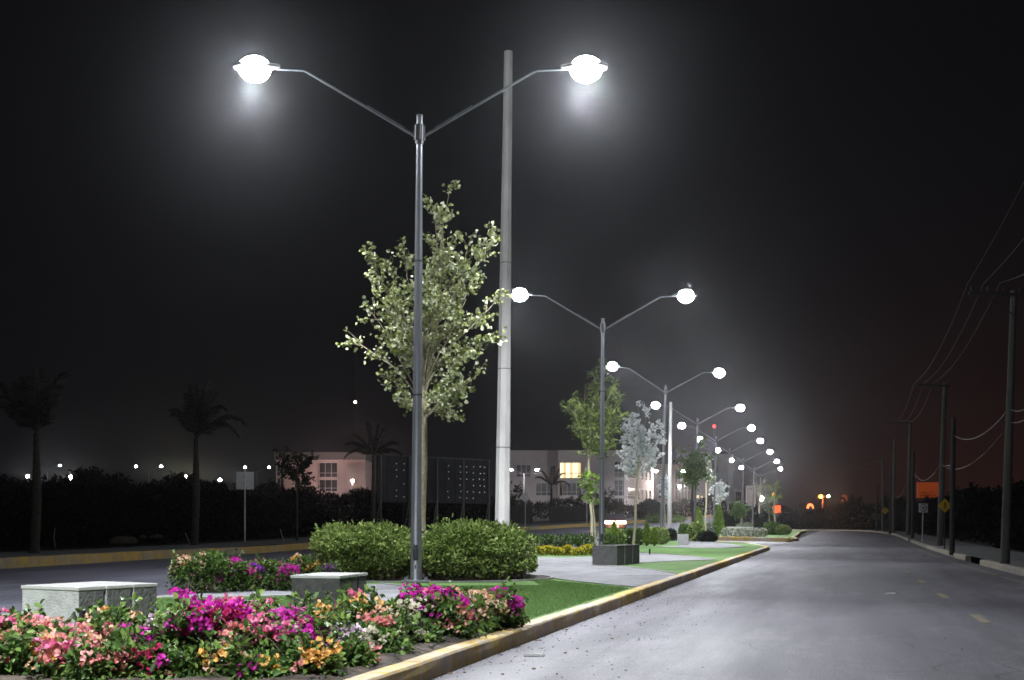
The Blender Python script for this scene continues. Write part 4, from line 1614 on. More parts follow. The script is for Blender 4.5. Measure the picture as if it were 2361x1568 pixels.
def plain_pole(x, Y, ztop, r0, lab, lean=.01):
    X = (x - CX) * Y / F
    r = empty('wooden_pole', (X, Y, .165), label=lab, cat='pole', group='bare dark poles along the right pavement')
    r.rotation_euler = (0, lean, 0)
    m = MB()
    m.tube([(0, 0, -.1), (0, 0, ztop - .165)], [r0, r0 * .85], 10)
    m.build('pole', 'dark_pole', r, smooth=True)
    m = MB()
    m.tube([(0, 0, ztop - .166), (0, 0, ztop - .12)], [r0 * .9, r0 * .6], 10)
    m.build('pole_cap', 'dark_pole', r)
    return r


plain_pole(2195, 47.5, 5.2, .105, 'thick dark bare pole nearest on the pavement, right of the yellow pedestrian sign')
plain_pole(2104, 90.5, 6.4, .13, 'dark bare pole left of the speed limit sign')
plain_pole(2052, 134, 6.9, .15, 'dark bare pole beside the small yellow sign')
F4 = plain_pole(2021, 172, 6.4, .16, 'farthest dark bare pole near the bend')
m = MB()
m.box((-.1, -.2, 1.9), (1.05, .03, .9))
m.build('plate', 'concrete_dim', F4)


def cable(a, b, sag, lab, rad=.009, m_='cable_grey'):
    a, b = Vector(a), Vector(b)
    pts = []
    for i in range(17):
        t = i / 16
        p = a.lerp(b, t)
        p.z -= sag * 4 * t * (1 - t)
        pts.append(p)
    m = MB()
    m.tube(pts, rad, 5)
    o = m.build('cable', m_)
    tag(o, lab, 'cable', 'overhead cables along the right pavement')


mat('cable_grey', (.11, .105, .10), .6, metal=.3)
mat('cable_dark', (.03, .028, .026), .6)
pa, pb, pf1 = A(2324, 945, 34.9), A(2172, 1086, 61.8), A(2200, 1004, 47.5)
cable(A(2390, 921, 26), pa + Vector((.1, 0, 0)), .12, 'cable leaving the right edge above the nearest utility pole')
cable(A(2400, 935, 26), pa + Vector((.1, 0, -.35)), .12, 'lower cable leaving the right edge at the nearest utility pole')
cable(pa, pf1, .42, 'bright sagging cable from the nearest utility pole to the thick dark pole', .016)
cable(pa + Vector((0, 0, -.45)), pb + Vector((0, 0, .32)), .62, 'long low cable between the two nearest utility poles', .013, 'cable_dark')
pc, pf2 = A(2096, 1121, 112), A(2108, 1091, 90.5)
cable(pb + Vector((0, 0, .55)), pf2, .75, 'cable sagging from the second utility pole to the dark pole left of the speed sign', .018)
cable(pf1 + Vector((0, 0, -.9)), pb + Vector((.1, 0, .5)), .25, 'short cable from the thick dark pole to the second utility pole', .014, 'cable_dark')
pd = A(2061, 1142, 139)
cable(pc + Vector((0, 0, 1.0)), pd, .9, 'cable between the third and fourth utility poles', .022)
xa = [A(2232 + 37 * k, 652, 34.9) for k in range(3)]
xb = [A(2108 + 22 * k, 882, 61.8) for k in range(3)]
xc = [A(2057 + 16 * k, 965, 112) for k in range(3)]
nm = ['outer', 'middle', 'inner']
for k in range(3):
    cable(A(2361 + 60 + 30 * k, 300 + 130 * k, 24), xa[k], .1, f'{nm[k]} thin wire rising from the nearest crossarm to the right edge', .008, 'cable_dark')
    cable(xa[k], xb[k], .5, f'{nm[k]} thin wire between the two nearest crossarms', .010, 'cable_dark')
    cable(xb[k], xc[k], .9, f'{nm[k]} thin wire between the second and third crossarms', .014, 'cable_dark')


def text_mesh(body, size, mat_, parent, loc, name='number', sx=1.0):
    cu = bpy.data.curves.new(name, 'FONT')
    cu.body = body
    cu.size = size
    cu.align_x, cu.align_y = 'CENTER', 'CENTER'
    cu.extrude = .002
    cu.offset = size * .018
    ob = bpy.data.objects.new(name, cu)
    COL.objects.link(ob)
    dg = bpy.context.evaluated_depsgraph_get()
    me = bpy.data.meshes.new_from_object(ob.evaluated_get(dg))
    bpy.data.objects.remove(ob)
    me.materials.clear()
    me.materials.append(MATS[mat_])
    o = bpy.data.objects.new(name, me)
    COL.objects.link(o)
    o.parent = parent
    o.rotation_euler = (math.pi / 2, 0, 0)
    o.scale = (sx, 1, 1)
    o.location = loc
    return o


mat('sign_white', (.78, .78, .80), .4, (.5, .5, .52), scale=6, spec=.5)
mat('sign_back', (.80, .80, .82), .6, (.66, .66, .68), scale=7, detail=6)
mat('sign_black', (.015, .015, .015), .5)
mat('sign_yellow', (.60, .38, .01), .5, (.5, .3, .01), scale=7, spec=.5)

# speed limit sign
X = (2126 - CX) * 76 / F
s = empty('speed_sign', (X, 76, .165), label='white square speed limit sign reading 40 inside a black ring', cat='road sign', group='road signs on the right pavement')
s.rotation_euler = (0, .03, 0)
m = MB()
m.tube([(0, 0, 0), (0, 0, 1.9)], .028, 8)
m.build('post', 'sign_white', s)
m = MB()
m.box((0, -.04, 2.02), (.54, .02, .54))
bd = m.build('board', 'sign_white', s, bevel=.006)
m = MB()
vs, fs = [], []
for k in range(40):
    a = 2 * math.pi * k / 40
    for rr_ in (.19, .225):
        for yy in (-.0525, -.056):
            vs.append((rr_ * math.cos(a), yy, 2.02 + rr_ * math.sin(a)))
for k in range(40):
    a, b = k * 4, ((k + 1) % 40) * 4
    fs += [(a + 1, a + 3, b + 3, b + 1), (a, a + 1, b + 1, b), (a + 3, a + 2, b + 2, b + 3)]
m.add(vs, fs)
m.build('ring', 'sign_black', bd)
text_mesh('40', .25, 'sign_black', bd, (0, -.0545, 2.03), 'number')
text_mesh('km/h', .07, 'sign_black', bd, (0, -.0545, 1.90), 'unit')


def diamond(x, Y, zc, half, lab, kind, lean=.0, face='sign_yellow', back=False, zg=.165, group='road signs on the right pavement', post='dark_pole'):
    X = (x - CX) * Y / F
    s = empty('diamond_sign', (X, Y, zg), label=lab, cat='road sign', group=group)
    s.rotation_euler = (0, lean, 0)
    m = MB()
    m.tube([(0, 0, 0), (0, 0, zc - zg)], .03, 8)
    m.build('post', post, s)
    z = zc - zg
    m = MB()
    sg = -1 if not back else -1
    c = [(half, 0), (0, half), (-half, 0), (0, -half)]
    vs = [(a, -.05, z + b) for a, b in c] + [(a, -.035, z + b) for a, b in c]
    m.add(vs, [(0, 1, 2, 3), (7, 6, 5, 4), (0, 4, 5, 1), (1, 5, 6, 2), (2, 6, 7, 3), (3, 7, 4, 0)])
    bd = m.build('board', face, s)
    q = MB()
    h = half

    def seg(p0, p1, wd):
        p0, p1 = Vector(p0), Vector(p1)
        d = (p1 - p0).normalized()
        nn = Vector((-d.y, d.x)) * wd / 2
        P4 = [p0 + nn, p1 + nn, p1 - nn, p0 - nn]
        q.add([(p.x, -.0525 - .0002 * len(q.f), z + p.y) for p in P4], [(3, 2, 1, 0)])
    if kind == 'walker':
        q.add([(.07 * h * math.cos(a) - .03 * h, -.053, z + .52 * h + .09 * h * math.sin(a)) for a in np.linspace(0, 6.0, 12)], [tuple(range(12))])
        for p0, p1, wd in [((-.02, .42), (.02, .02), .17), ((.0, .36), (-.15, .20), .07), ((-.15, .20), (-.17, .04), .06), ((.03, .38), (.16, .22), .07), ((.16, .22), (.17, .06), .06),
                           ((-.01, .05), (-.12, -.25), .11), ((-.12, -.25), (-.18, -.56), .08), ((.04, .05), (.12, -.26), .11), ((.12, -.26), (.17, -.56), .08), ((-.18, -.56), (-.25, -.56), .05), ((.17, -.56), (.25, -.57), .05)]:
            seg((p0[0] * h, p0[1] * h), (p1[0] * h, p1[1] * h), wd * h)
        q.build('symbol', 'sign_black', bd)
    elif kind == 'curve':
        for p0, p1 in [((.18, -.5), (.16, -.1)), ((.16, -.12), (-.02, .12)), ((-.0, .1), (-.05, .3))]:
            seg((p0[0] * h, p0[1] * h), (p1[0] * h, p1[1] * h), .17 * h)
        q.add([(.16 * h, -.0545, z + .22 * h), (-.34 * h, -.0545, z + .12 * h), (-.05 * h, -.0545, z + .55 * h)], [(0, 1, 2)])
        q.build('symbol', 'sign_black', bd)
    return s


diamond(2178, 53.7, 2.02, .30, 'yellow diamond pedestrian crossing sign with a walking figure', 'walker', .0)
diamond(2041, 138, 2.6, .40, 'small far yellow diamond sign with a curved arrow', 'curve')
diamond(1211, 110, (lambda Y: H + (YH - 1147) * Y / F)(110), .48, 'back of a grey diamond sign on a post behind the tall concrete pole', None, face='sign_back', zg=g((1211 - CX) * 110 / F, 110) + .3,
        group='signs along the side road', post='sign_back')

# square sign seen from behind, left
X, Y, gz = gl(565, 61.7)
s = empty('square_sign', (X, Y, gz + .29), label='blank grey back of a square road sign on a slim post', cat='road sign', group='signs along the side road')
m = MB()
m.tube([(0, -.03, 0), (0, -.03, 3.5)], .03, 8)
m.build('post', 'sign_back', s)
m = MB()
m.box((0, 0, 3.36 - gz - .29), (.86, .02, .86))
m.build('board', 'sign_back', s, bevel=.008)
m = MB()
for zz in (-.2, .2):
    m.tube([(0, -.03, 3.36 - gz - .29 + zz), (0, -.06, 3.36 - gz - .29 + zz)], .02, 6)
m.build('bolt', 'collar_metal', s)
# small blank sign in front of the second building
X, Y, gz = gl(1353, 125)
s = empty('square_sign', (X, Y, gz + .29), label='small pale square sign on a post in front of the lit-window building', cat='road sign', group='signs along the side road')
m = MB()
m.tube([(0, 0, 0), (0, 0, 3.0)], .03, 6)
m.build('post', 'sign_back', s)
m = MB()
m.box((0, -.04, 2.7), (.42, .02, .8))
m.build('board', 'sign_back', s)

# orange billboard; the sodium light on it is put in as glow
bx = A(2139, 1130, 150)
s = empty('billboard', (bx.x, bx.y, 0), label='dim orange-lit billboard with rows of small dark lettering on one post', cat='billboard')
m = MB()
m.tube([(-.3, .1, 0), (-.3, .1, bx.z - 1.0)], .10, 10)
m.tube([(-.3, .1, bx.z - 1.75), (.5, .1, bx.z - 1.0)], .05, 6)
m.build('post', mat('post_red', (.22, .06, .04)), s)
m = MB()
m.box((0, 0, bx.z), (2.55, .16, 1.85))
bd = m.build('board', mat('board_orange_glow', (.5, .10, .02), .6, (.42, .08, .02), scale=2, emit=(1, .16, .03), estr=.13), s)
mat('letter_dark', (.14, .03, .01), .6)
q = MB()
rr = random.Random(4)
for row, (zz, hh) in enumerate(((-.28, .14), (-.55, .11), (-.70, .11))):
    x = -.95
    while x < 1.0:
        wl = rr.uniform(.05, .11)
        q.box((x + wl / 2, -.083, bx.z + zz), (wl, .004, hh * rr.uniform(.7, 1)))
        x += wl + (rr.choice((.03, .03, .03, .11)))
q.build('lettering', 'letter_dark', bd)
# small orange panel and lamp-lit panel on the median's far end
bx = A(1790, 1174, 214)
s = empty('billboard', (bx.x, bx.y, 0), label='small bright orange-lit sign panel behind the pale leafless tree', cat='sign')
m = MB()
m.tube([(0, .1, 0), (0, .1, bx.z)], .08, 8)
m.build('post', 'dark_pole', s)
m = MB()
m.box((0, 0, bx.z), (1.45, .12, 1.35))
m.build('board', mat('panel_orange', (.7, .12, .03), .6, emit=(1, .12, .02), estr=1.0), s)
# round water tank; the orange light on it is put in as glow
bx = A(1947, 1149, 290)
s = empty('water_tank', (bx.x, bx.y, 0), label='small orange-lit water tank standing above the dark tree line', cat='water tank')
m = MB()
m.tube([(0, 0, bx.z - .8), (0, 0, bx.z + .6), (0, 0, bx.z + .85)], [.65, .65, .3], 16)
m.build('tank', mat('tank_orange_glow', (.45, .16, .08), .7, emit=(1, .2, .08), estr=.14), s)
m = MB()
for a in range(4):
    m.tube([(.5 * math.cos(a * 1.57), .5 * math.sin(a * 1.57), 0), (.5 * math.cos(a * 1.57), .5 * math.sin(a * 1.57), bx.z - .8)], .05, 5)
m.build('stand', 'dark_pole', s)
# arched orange-lit doorway of a far hut
bx = A(1872, 1167, 285)
s = empty('hut', (bx.x, bx.y + 1, 0), label='far dark hut with a small orange-lit arched opening near the sodium lamp', cat='hut')
m = MB()
m.box((0, 2.2, bx.z / 2), (5, 3, bx.z + 1.3))
m.build('wall', 'concrete_dim', s)
m = MB()
pts = [(.85 * math.cos(a), .66, bx.z - .5 + 1.15 * math.sin(a)) for a in np.linspace(0, math.pi, 14)]
pin = [(.38 * math.cos(a) + .1, .66, bx.z - .5 + .6 * math.sin(a)) for a in np.linspace(0, math.pi, 14)]
m.add(pts + pin, [(i, i + 1, i + 15, i + 14) for i in range(13)])
m.build('window', mat('arch_glow', (.7, .2, .05), .6, emit=(1, .28, .08), estr=2.2), s)


# ---------------------------------------------------------------- far masts
def mast(x, ytop, Y, lab, beacons):
    X, _, gz = gl(x, Y)
    s = empty('radio_mast', (X, Y, gz), label=lab, cat='radio mast', group='radio masts with warning lights')
    zt = H + (YH - ytop) * Y / F - gz
    m = MB()
    wd = .35
    for k in range(3):
        a = k * 2.094
        m.tube([(wd * math.cos(a), wd * math.sin(a), 0), (wd * math.cos(a), wd * math.sin(a), zt)], .035, 4)
    z = 0
    k = 0
    while z < zt - 1:
        a, b = k % 3 * 2.094, (k + 1) % 3 * 2.094
        m.tube([(wd * math.cos(a), wd * math.sin(a), z), (wd * math.cos(b), wd * math.sin(b), z + 1)], .02, 3, cap=False)
        z += 1
        k += 1
    m.build('lattice', mat('mast_metal', (.12, .11, .11), .6, metal=.4), s)
    for (dx, yb, mm, rr_) in beacons:
        q = MB()
        q.sphere((dx * Y / F, 0, H + (YH - yb) * Y / F - gz), rr_, 8, 6)
        q.build('beacon', mm, s)


mast(822, 790, 300, 'tall thin radio mast with red lights on top, left of the first tree', [(1, 790, 'red_beacon', .3), (7, 790, 'red_beacon', .3), (-3, 927, 'white_beacon', .33)])
mast(1647, 983, 300, 'radio mast with one red light above the row of street lamps', [(0, 983, 'red_beacon', .42)])


# ---------------------------------------------------------------- buildings
mat('wall_pink', (.42, .33, .32), .9, (.36, .28, .27), scale=.5, detail=6)
mat('wall_grey', (.38, .37, .38), .9, (.32, .31, .32), scale=.4, detail=6)
mat('wall_beige', (.46, .36, .28), .9, (.40, .31, .25), scale=.5, detail=6)
mat('wall_white', (.62, .60, .62), .9, (.52, .5, .52), scale=.4, detail=6)
mat('frame_metal', (.45, .45, .46), .5, metal=.4)
mat('glass_dark', (.02, .022, .028), .15, spec=.25)
mat('room_lit', (.8, .6, .3), .8, emit=(1.0, .70, .34), estr=1.0)
mat('curtain_lit', (.8, .7, .5), .8, emit=(1.0, .80, .48), estr=1.9)
mat('roof_dark', (.10, .10, .10), .9)


def window(parent, x0, x1, z0, z1, y, cols=3, rows=2, lit=False, name='window', depth=.18, side=None):
    """framed window standing in the facade plane y (local); side = 'x' puts it on a wall facing +x"""
    def M_(x, yy, z):
        return (x, yy, z) if side is None else (y - (yy - y), x, z)
    f = MB()

    def bx(a, b, c, d, ya, yb, mb):
        vs = [M_(xx, yy, zz) for zz in (c, d) for xx, yy in ((a, ya), (b, ya), (b, yb), (a, yb))]
        fs = [(3, 2, 1, 0), (4, 5, 6, 7), (0, 1, 5, 4), (1, 2, 6, 5), (2, 3, 7, 6), (3, 0, 4, 7)]
        mb.add(vs, fs)
    t = .09
    bx(x0, x1, z0, z0 + t, y - .08, y + .02, f)
    bx(x0, x1, z1 - t, z1, y - .08, y + .02, f)
    bx(x0, x0 + t, z0 + t, z1 - t, y - .08, y + .02, f)
    bx(x1 - t, x1, z0 + t, z1 - t, y - .08, y + .02, f)
    for k in range(1, cols):
        xx = lerp(x0, x1, k / cols)
        bx(xx - .035, xx + .035, z0 + t, z1 - t, y - .07, y + .01, f)
    for k in range(1, rows):
        zz = lerp(z0, z1, .3 if rows == 2 else k / rows)
        bx(x0 + t, x1 - t, zz - .03, zz + .03, y - .065, y + .005, f)
    fo = f.build(name, 'frame_metal', parent)
    p = MB()
    bx(x0 + .02, x1 - .02, z0 + .02, z1 - .02, y - .02, y - .01, p)
    p.build('pane', 'room_lit' if lit else 'glass_dark', fo)
    if lit:
        c = MB()
        for a, b in ((0.03, .16), (.30, .5), (.62, .84)):
            bx(lerp(x0, x1, a), lerp(x0, x1, b), z0 + .15, z1 - .12, y - .045, y - .03, c)
        c.build('curtain', 'curtain_lit', fo)
    return fo


# -- pink building on the left
Y = 205
px = lambda x: (x - CX) * Y / F
pz = lambda y: H + (YH - y) * Y / F
gz = 1.6
b = empty('office_building', (px(740), Y, 0), label='pink-lit flat-roofed building with two dark windows one above the other', cat='building')
ox = px(740)
m = MB()
z0, zt = gz, pz(1043)
xl, xr, xw0, xw1 = px(634) - ox, px(842) - ox, px(730) - ox, px(778) - ox
w1, w2 = (pz(1101), pz(1066)), (pz(1134), pz(1105))
# wall pieces around the openings
m.box(((px(655) - ox + xw0) / 2, .2, (z0 + pz(1060)) / 2), (xw0 - (px(655) - ox), .4, pz(1060) - z0))
m.box(((xw1 + xr) / 2, .2, (z0 + pz(1060)) / 2), (xr - xw1, .4, pz(1060) - z0))
m.box(((xw0 + xw1) / 2, .2, (w1[0] + w2[1]) / 2), (xw1 - xw0, .4, w1[0] - w2[1]))
m.box(((xw0 + xw1) / 2, .2, (z0 + w2[0]) / 2), (xw1 - xw0, .4, w2[0] - z0))
m.box(((xw0 + xw1) / 2, .2, (pz(1060) + w1[1]) / 2), (xw1 - xw0, .4, pz(1060) - w1[1]))
m.box(((xl + xr) / 2, 6.5, (z0 + pz(1060)) / 2), (xr - xl - .1, 12, pz(1060) - z0))
m.build('wall', 'wall_pink', b)
m = MB()
m.box(((xl + xr) / 2, 6.2, (pz(1060) + zt) / 2 + .01), (xr - xl + .3, 12.7, zt - pz(1060)))
m.build('roof', 'roof_dark', b)
window(b, xw0 + .35, xw1, w1[0], w1[1], .32, 3, 2)
window(b, xw0 + .35, xw1, w2[0], w2[1], .32, 3, 2)
window(b, xl + .2, px(654) - ox, pz(1098), pz(1064), .42, 2, 2)
window(b, xl + .2, px(654) - ox, pz(1134), pz(1102), .42, 2, 2)

# -- office building with the lit window
Y = 222
px = lambda x: (x - CX) * Y / F
pz = lambda y: H + (YH - y) * Y / F
b = empty('office_building', (px(1289), Y, 0), label='three-storey office building with one lit window and a tall dark glazed stair front', cat='building')
ox = px(1289)
q = lambda x: px(x) - ox
z0 = .9
zt = pz(1038)
m = MB()
wl0, wl1 = q(1290.5), q(1340)
gl0, gl1 = q(1415), q(1446)
m.box((q(1344) + (gl0 - q(1344)) / 2 - (q(1344) - wl1) / 2, .2, (z0 + zt) / 2), (gl0 - wl1, .4, zt - z0))
m.box(((wl0 + wl1) / 2, .2, (pz(1066) + zt) / 2), (wl1 - wl0, .4, zt - pz(1066)))
m.box(((wl0 + wl1) / 2, .2, (pz(1103) + pz(1113)) / 2), (wl1 - wl0, .4, pz(1103) - pz(1113)))
m.box(((wl0 + wl1) / 2, .2, (z0 + pz(1143)) / 2), (wl1 - wl0, .4, pz(1143) - z0))
m.box((q(1288.4), 1.0, (z0 + zt) / 2), (.28, 2.1, zt - z0))
m.box(((q(1175) + q(1287)) / 2, 2.2, (z0 + pz(1037)) / 2), (q(1287) - q(1175), .4, pz(1037) - z0))
m.box(((gl0 + gl1) / 2, .2, (pz(1062) + zt) / 2), (gl1 - gl0, .4, zt - pz(1062)))
m.box(((q(1175) + gl1) / 2, 9, (z0 + zt) / 2 - .1), (gl1 - q(1175) - .3, 13, zt - z0 - .2))
m.build('wall', 'wall_grey', b)
window(b, wl0, wl1, pz(1103), pz(1066), .25, 4, 2, lit=True)
window(b, wl0 + .5, wl1, pz(1143), pz(1113), .3, 4, 2)
for k, (ya, yb) in enumerate(((1102, 1064), (1144, 1106), (1190, 1148))):
    window(b, gl0 + .05, gl1, pz(ya), pz(yb), .2, 3, 3, name='stair_window')
for yy in (1104, 1146, 1062.5):
    m = MB()
    m.box(((gl0 + gl1) / 2, .05, pz(yy)), (gl1 - gl0 + .1, .5, .22))
    m.build('floor_band', 'wall_grey', b)
window(b, q(1190), q(1225), pz(1100), pz(1070), 1.95, 3, 2)
window(b, q(1235), q(1275), pz(1143), pz(1112), 1.95, 3, 2)
# railing below the lit window
m = MB()
for k in range(12):
    xx = lerp(wl0, wl1, k / 11)
    m.box((xx, -.25, pz(1101) + .3), (.03, .03, .9))
m.box(((wl0 + wl1) / 2, -.25, pz(1101) + .77), (wl1 - wl0, .05, .05))
m.box(((wl0 + wl1) / 2, -.13, pz(1101) - .18), (wl1 - wl0, .3, .1))
m.build('railing', 'frame_metal', b)
# side wing running back, facing right
ang = math.atan2(22, 7.2)
wr = empty('side_wing', (0, 0, 0))
wr.parent = b
wr.location = (gl1, 0, 0)
wr.rotation_euler = (0, 0, ang)
LW = math.hypot(22, 7.2)
m = MB()
m.box((LW / 2, 1.2, (z0 + zt) / 2 - .05), (LW, 2.2, zt - z0 - .1))
m.build('wall', 'wall_white', wr)
for fl, (za, zb_) in enumerate(((z0 + 1.0, z0 + 2.9), (z0 + 4.6, z0 + 6.6), (z0 + 8.3, z0 + 10.3))):
    window(wr, .8, 7.2, za, zb_, .08, 6, 2)
    for k in range(4):
        window(wr, 9 + k * 3.4, 10.3 + k * 3.4, za, zb_, .08, 1, 2)

# -- beige building behind the second concrete pole
Y = 255
px = lambda x: (x - CX) * Y / F
pz = lambda y: H + (YH - y) * Y / F
b = empty('office_building', (px(1508), Y, 0), label='beige building with a large dark multi-pane window behind the second concrete pole', cat='building')
ox = px(1508)
q = lambda x: px(x) - ox
z0 = 0
m = MB()
m.box((q(1640) / 2, 5, (z0 + pz(1070)) / 2), (q(1640), 9.6, pz(1070) - z0))
m.build('wall', 'wall_beige', b)
m = MB()
m.box((q(1600), 4.6, pz(1056)), (q(1640) - q(1560), 9.2, pz(1042) - pz(1070)))
m.build('upper_storey', 'wall_grey', b)
m = MB()
m.box((q(1618), -.2, (z0 + pz(1066)) / 2), (q(1640) - q(1596), .7, pz(1066) - z0))
m.build('front_wall', 'wall_white', b)
m = MB()
m.box((q(1575), -.05, pz(1158)), (q(1640) - q(1512), .6, .5))
m.build('floor_band', 'wall_white', b)
window(b, q(1556), q(1592), pz(1154), pz(1082), .1, 5, 3)
window(b, q(1518), q(1540), pz(1150), pz(1110), .1, 2, 2)
window(b, q(1604), q(1611), pz(1149), pz(1141), -.6, 1, 1, lit=True)
window(b, q(1615), q(1620), pz(1149), pz(1143), -.6, 1, 1, lit=True)
window(b, q(1606), q(1618), pz(1185), pz(1168), -.6, 2, 1)

# -- far pinkish block
Y = 300
px = lambda x: (x - CX) * Y / F
pz = lambda y: H + (YH - y) * Y / F
b = empty('far_building', (px(1636), Y, 0), label='tall dim far building behind the fifth and sixth street lamps', cat='building')
q = lambda x: px(x) - px(1636)
m = MB()
m.box((q(1690) / 2, 6, pz(1090) / 2), (q(1690), 12, pz(1090)))
m.build('wall', 'wall_grey', b)
m = MB()
m.box(((q(1655) + q(1690)) / 2, 5.7, (pz(1090) + pz(1047)) / 2), (q(1690) - q(1655), 12, pz(1047) - pz(1090)))
m.build('roof', 'wall_pink', b)
window(b, q(1664), q(1682), pz(1140), pz(1110), 0, 3, 3)
b = empty('far_building', (px(1686), Y + 4, 0), label='low grey far building with tall dark glazing left of the white slab', cat='building')
q = lambda x: px(x) - px(1686)
m = MB()
m.box((q(1722) / 2, 6, pz(1130) / 2), (q(1722), 12, pz(1130)))
m.build('wall', 'wall_grey', b)
window(b, q(1703), q(1717), pz(1185), pz(1132), 0, 3, 4)
# white slab tower
Y = 250
px = lambda x: (x - CX) * Y / F
pz = lambda y: H + (YH - y) * Y / F
b = empty('sign_tower', (px(1731), Y, 0), label='white slab-like tower with faint lettering standing at the end of the median', cat='tower')
m = MB()
m.box((0, 0, pz(1120) / 2), (21 * Y / F, .9, pz(1120)))
m.build('slab', 'wall_white', b, bevel=.05)
m = MB()
for k in range(3):
    m.box((-.5 + k * .5, -.47, pz(1128)), (.28, .03, .5))
m.box((0, -.47, pz(1160)), (.25, .03, .5))
m.build('panel', 'frame_metal', b)

# low wall and gate left of the office building
X, Yw, gz = gl(1245, 128)
b = empty('boundary_wall', (X, 135, gz + .2), -.05, label='low dim boundary wall with a gate in front of the office building', cat='wall')
m = MB()
m.box((-2.2, 0, 1.0), (3.2, .2, 2.0))
m.box((4.3, 0, .9), (6.2, .2, 1.8))
m.build('wall', 'concrete_dim', b)
m = MB()
for k in range(9):
    m.box((-.5 + k * .2, 0, 1.0), (.04, .04, 1.9))
m.box((.3, 0, .15), (1.7, .05, .06))
m.box((.3, 0, 1.9), (1.7, .05, .06))
m.build('gate', 'concrete_dim', b)

# ---- dark screen on braced posts
a0, a1 = A(868, 1100, 84), A(1132, 1100, 92)
g0 = g(a0.x, a0.y) + .29
d = Vector((a1.x - a0.x, a1.y - a0.y, 0))
ln = d.length
b = empty('billboard_screen', (a0.x, a0.y, g0), math.atan2(d.y, d.x), label='long dark screen raised on braced steel posts, dotted with small glints', cat='screen')
zt, zb_ = H + (YH - 1056) * 88 / F - g0, H + (YH - 1160) * 88 / F - g0
m = MB()
nP = 5
for k in range(12):
    m.box((lerp(0, ln, (k + .5) / 12), 0, (zt + zb_) / 2), (ln / 12 - .04, .05, zt - zb_))
m.build('panel', mat('screen_dark', (.018, .018, .021), .8, (.028, .028, .032), scale=1.5), b)
m = MB()
m.box((ln / 2, 0, zt + .04), (ln, .08, .07))
m.build('rail', 'concrete_dim', b)
for k in range(nP):
    q = MB()
    xx = lerp(.3, ln - .3, k / (nP - 1))
    q.box((xx, -.08, (zt) / 2), (.10, .10, zt))
    q.tube([(xx - .05, -.08, zb_ + .1), (xx - .45, -.08, 0)], .035, 6)
    q.tube([(xx - .30, -.08, zb_ * .42), (xx, -.08, zb_ * .42)], .03, 6)
    q.build('post', mat('post_dim', (.10, .10, .10), .7), b)
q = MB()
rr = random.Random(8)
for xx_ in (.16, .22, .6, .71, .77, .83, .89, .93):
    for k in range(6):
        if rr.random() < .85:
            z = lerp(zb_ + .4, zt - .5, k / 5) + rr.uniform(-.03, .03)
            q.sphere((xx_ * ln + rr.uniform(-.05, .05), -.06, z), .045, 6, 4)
q.build('glow_clip', mat('glow_clip', (.9, .9, .9), .25, metal=.6, emit=(.8, .85, 1), estr=.22), b)  # shiny clips; their glints are painted in as a faint glow


# ---------------------------------------------------------------- palms and trees beyond the side road
def palm(x, Y, fork_y, fronds, lab, seed, wpx, lm='leaf_palm'):
    X, _, gz = gl(x, Y)
    zb = gz + .29
    r = empty('palm_tree', (X, Y, zb), label=lab, cat='palm tree', group='palm trees on the left pavement')
    rr = random.Random(seed)
    rng = np.random.default_rng(seed)
    hf = H + (YH - fork_y) * Y / F - zb
    r0 = wpx * Y / F / 2
    m = MB()
    pts, rad = [], []
    for k in range(26):
        t = k / 25
        pts.append((t * .1 + .03 * math.sin(t * 4), 0, t * hf))
        rad.append(r0 * (1.0 if t < .5 else lerp(1, .55, (t - .5) / .5)) * (1 + .06 * (k % 2)) * rr.uniform(.95, 1.05))
    rad[0] *= 1.25
    m.tube(pts, rad, 12)
    for k in range(30):
        a, t = rr.uniform(0, 6.28), rr.uniform(.05, .95)
        p = Vector((t * .1, 0, t * hf))
        rr2 = r0 * lerp(1, .6, t)
        m.tube([p + Vector((math.cos(a), math.sin(a), 0)) * rr2 * .8, p + Vector((math.cos(a), math.sin(a), .25)) * rr2 * 1.15 + Vector((0, 0, .15))], [.03, .008], 5)
    m.build('trunk', 'bark_dark', r, smooth=True)
    Ps, Ds, Ns, Ls = [], [], [], []
    st = MB()
    for (fx, fy, droop) in fronds:
        T = A(fx, fy, Y) - Vector((X, Y, zb)) + Vector((0, rr.uniform(-.6, .6), 0))
        p0 = Vector((.1, 0, hf))
        c = p0.lerp(T, .6) + Vector((0, 0, droop))
        pts = [p0 * (1 - t) ** 2 + c * 2 * t * (1 - t) + T * t * t for t in [i / 12 for i in range(13)]]
        st.tube(pts, [lerp(.035, .008, i / 12) for i in range(13)], 5)
        for i in range(2, 13):
            dr = (pts[i] - pts[i - 1]).normalized()
            sd = dr.cross(Vector((0, 0, 1)))
            sd = sd.normalized() if sd.length > .1 else Vector((1, 0, 0))
            for s in (-1, 1):
                for j in range(4):
                    p = pts[i - 1].lerp(pts[i], j / 4)
                    dd = sd * s * .75 + dr * .7 + Vector((rr.uniform(-.15, .15), rr.uniform(-.15, .15), -.45))
                    Ps.append(p)
                    Ds.append(dd)
                    Ns.append(dr.cross(dd))
                    Ls.append(rr.uniform(.45, .7) * (1 - .45 * i / 12))
    st.build('frond_stems', 'bark_dark', r)
    V, Fc = leaf_arrays(np.array([tuple(p) for p in Ps]), np.array([tuple(p) for p in Ds]), norm(np.array([tuple(p) for p in Ns])), np.array(Ls), .035)
    npmesh('crown', V, Fc, lm, r)


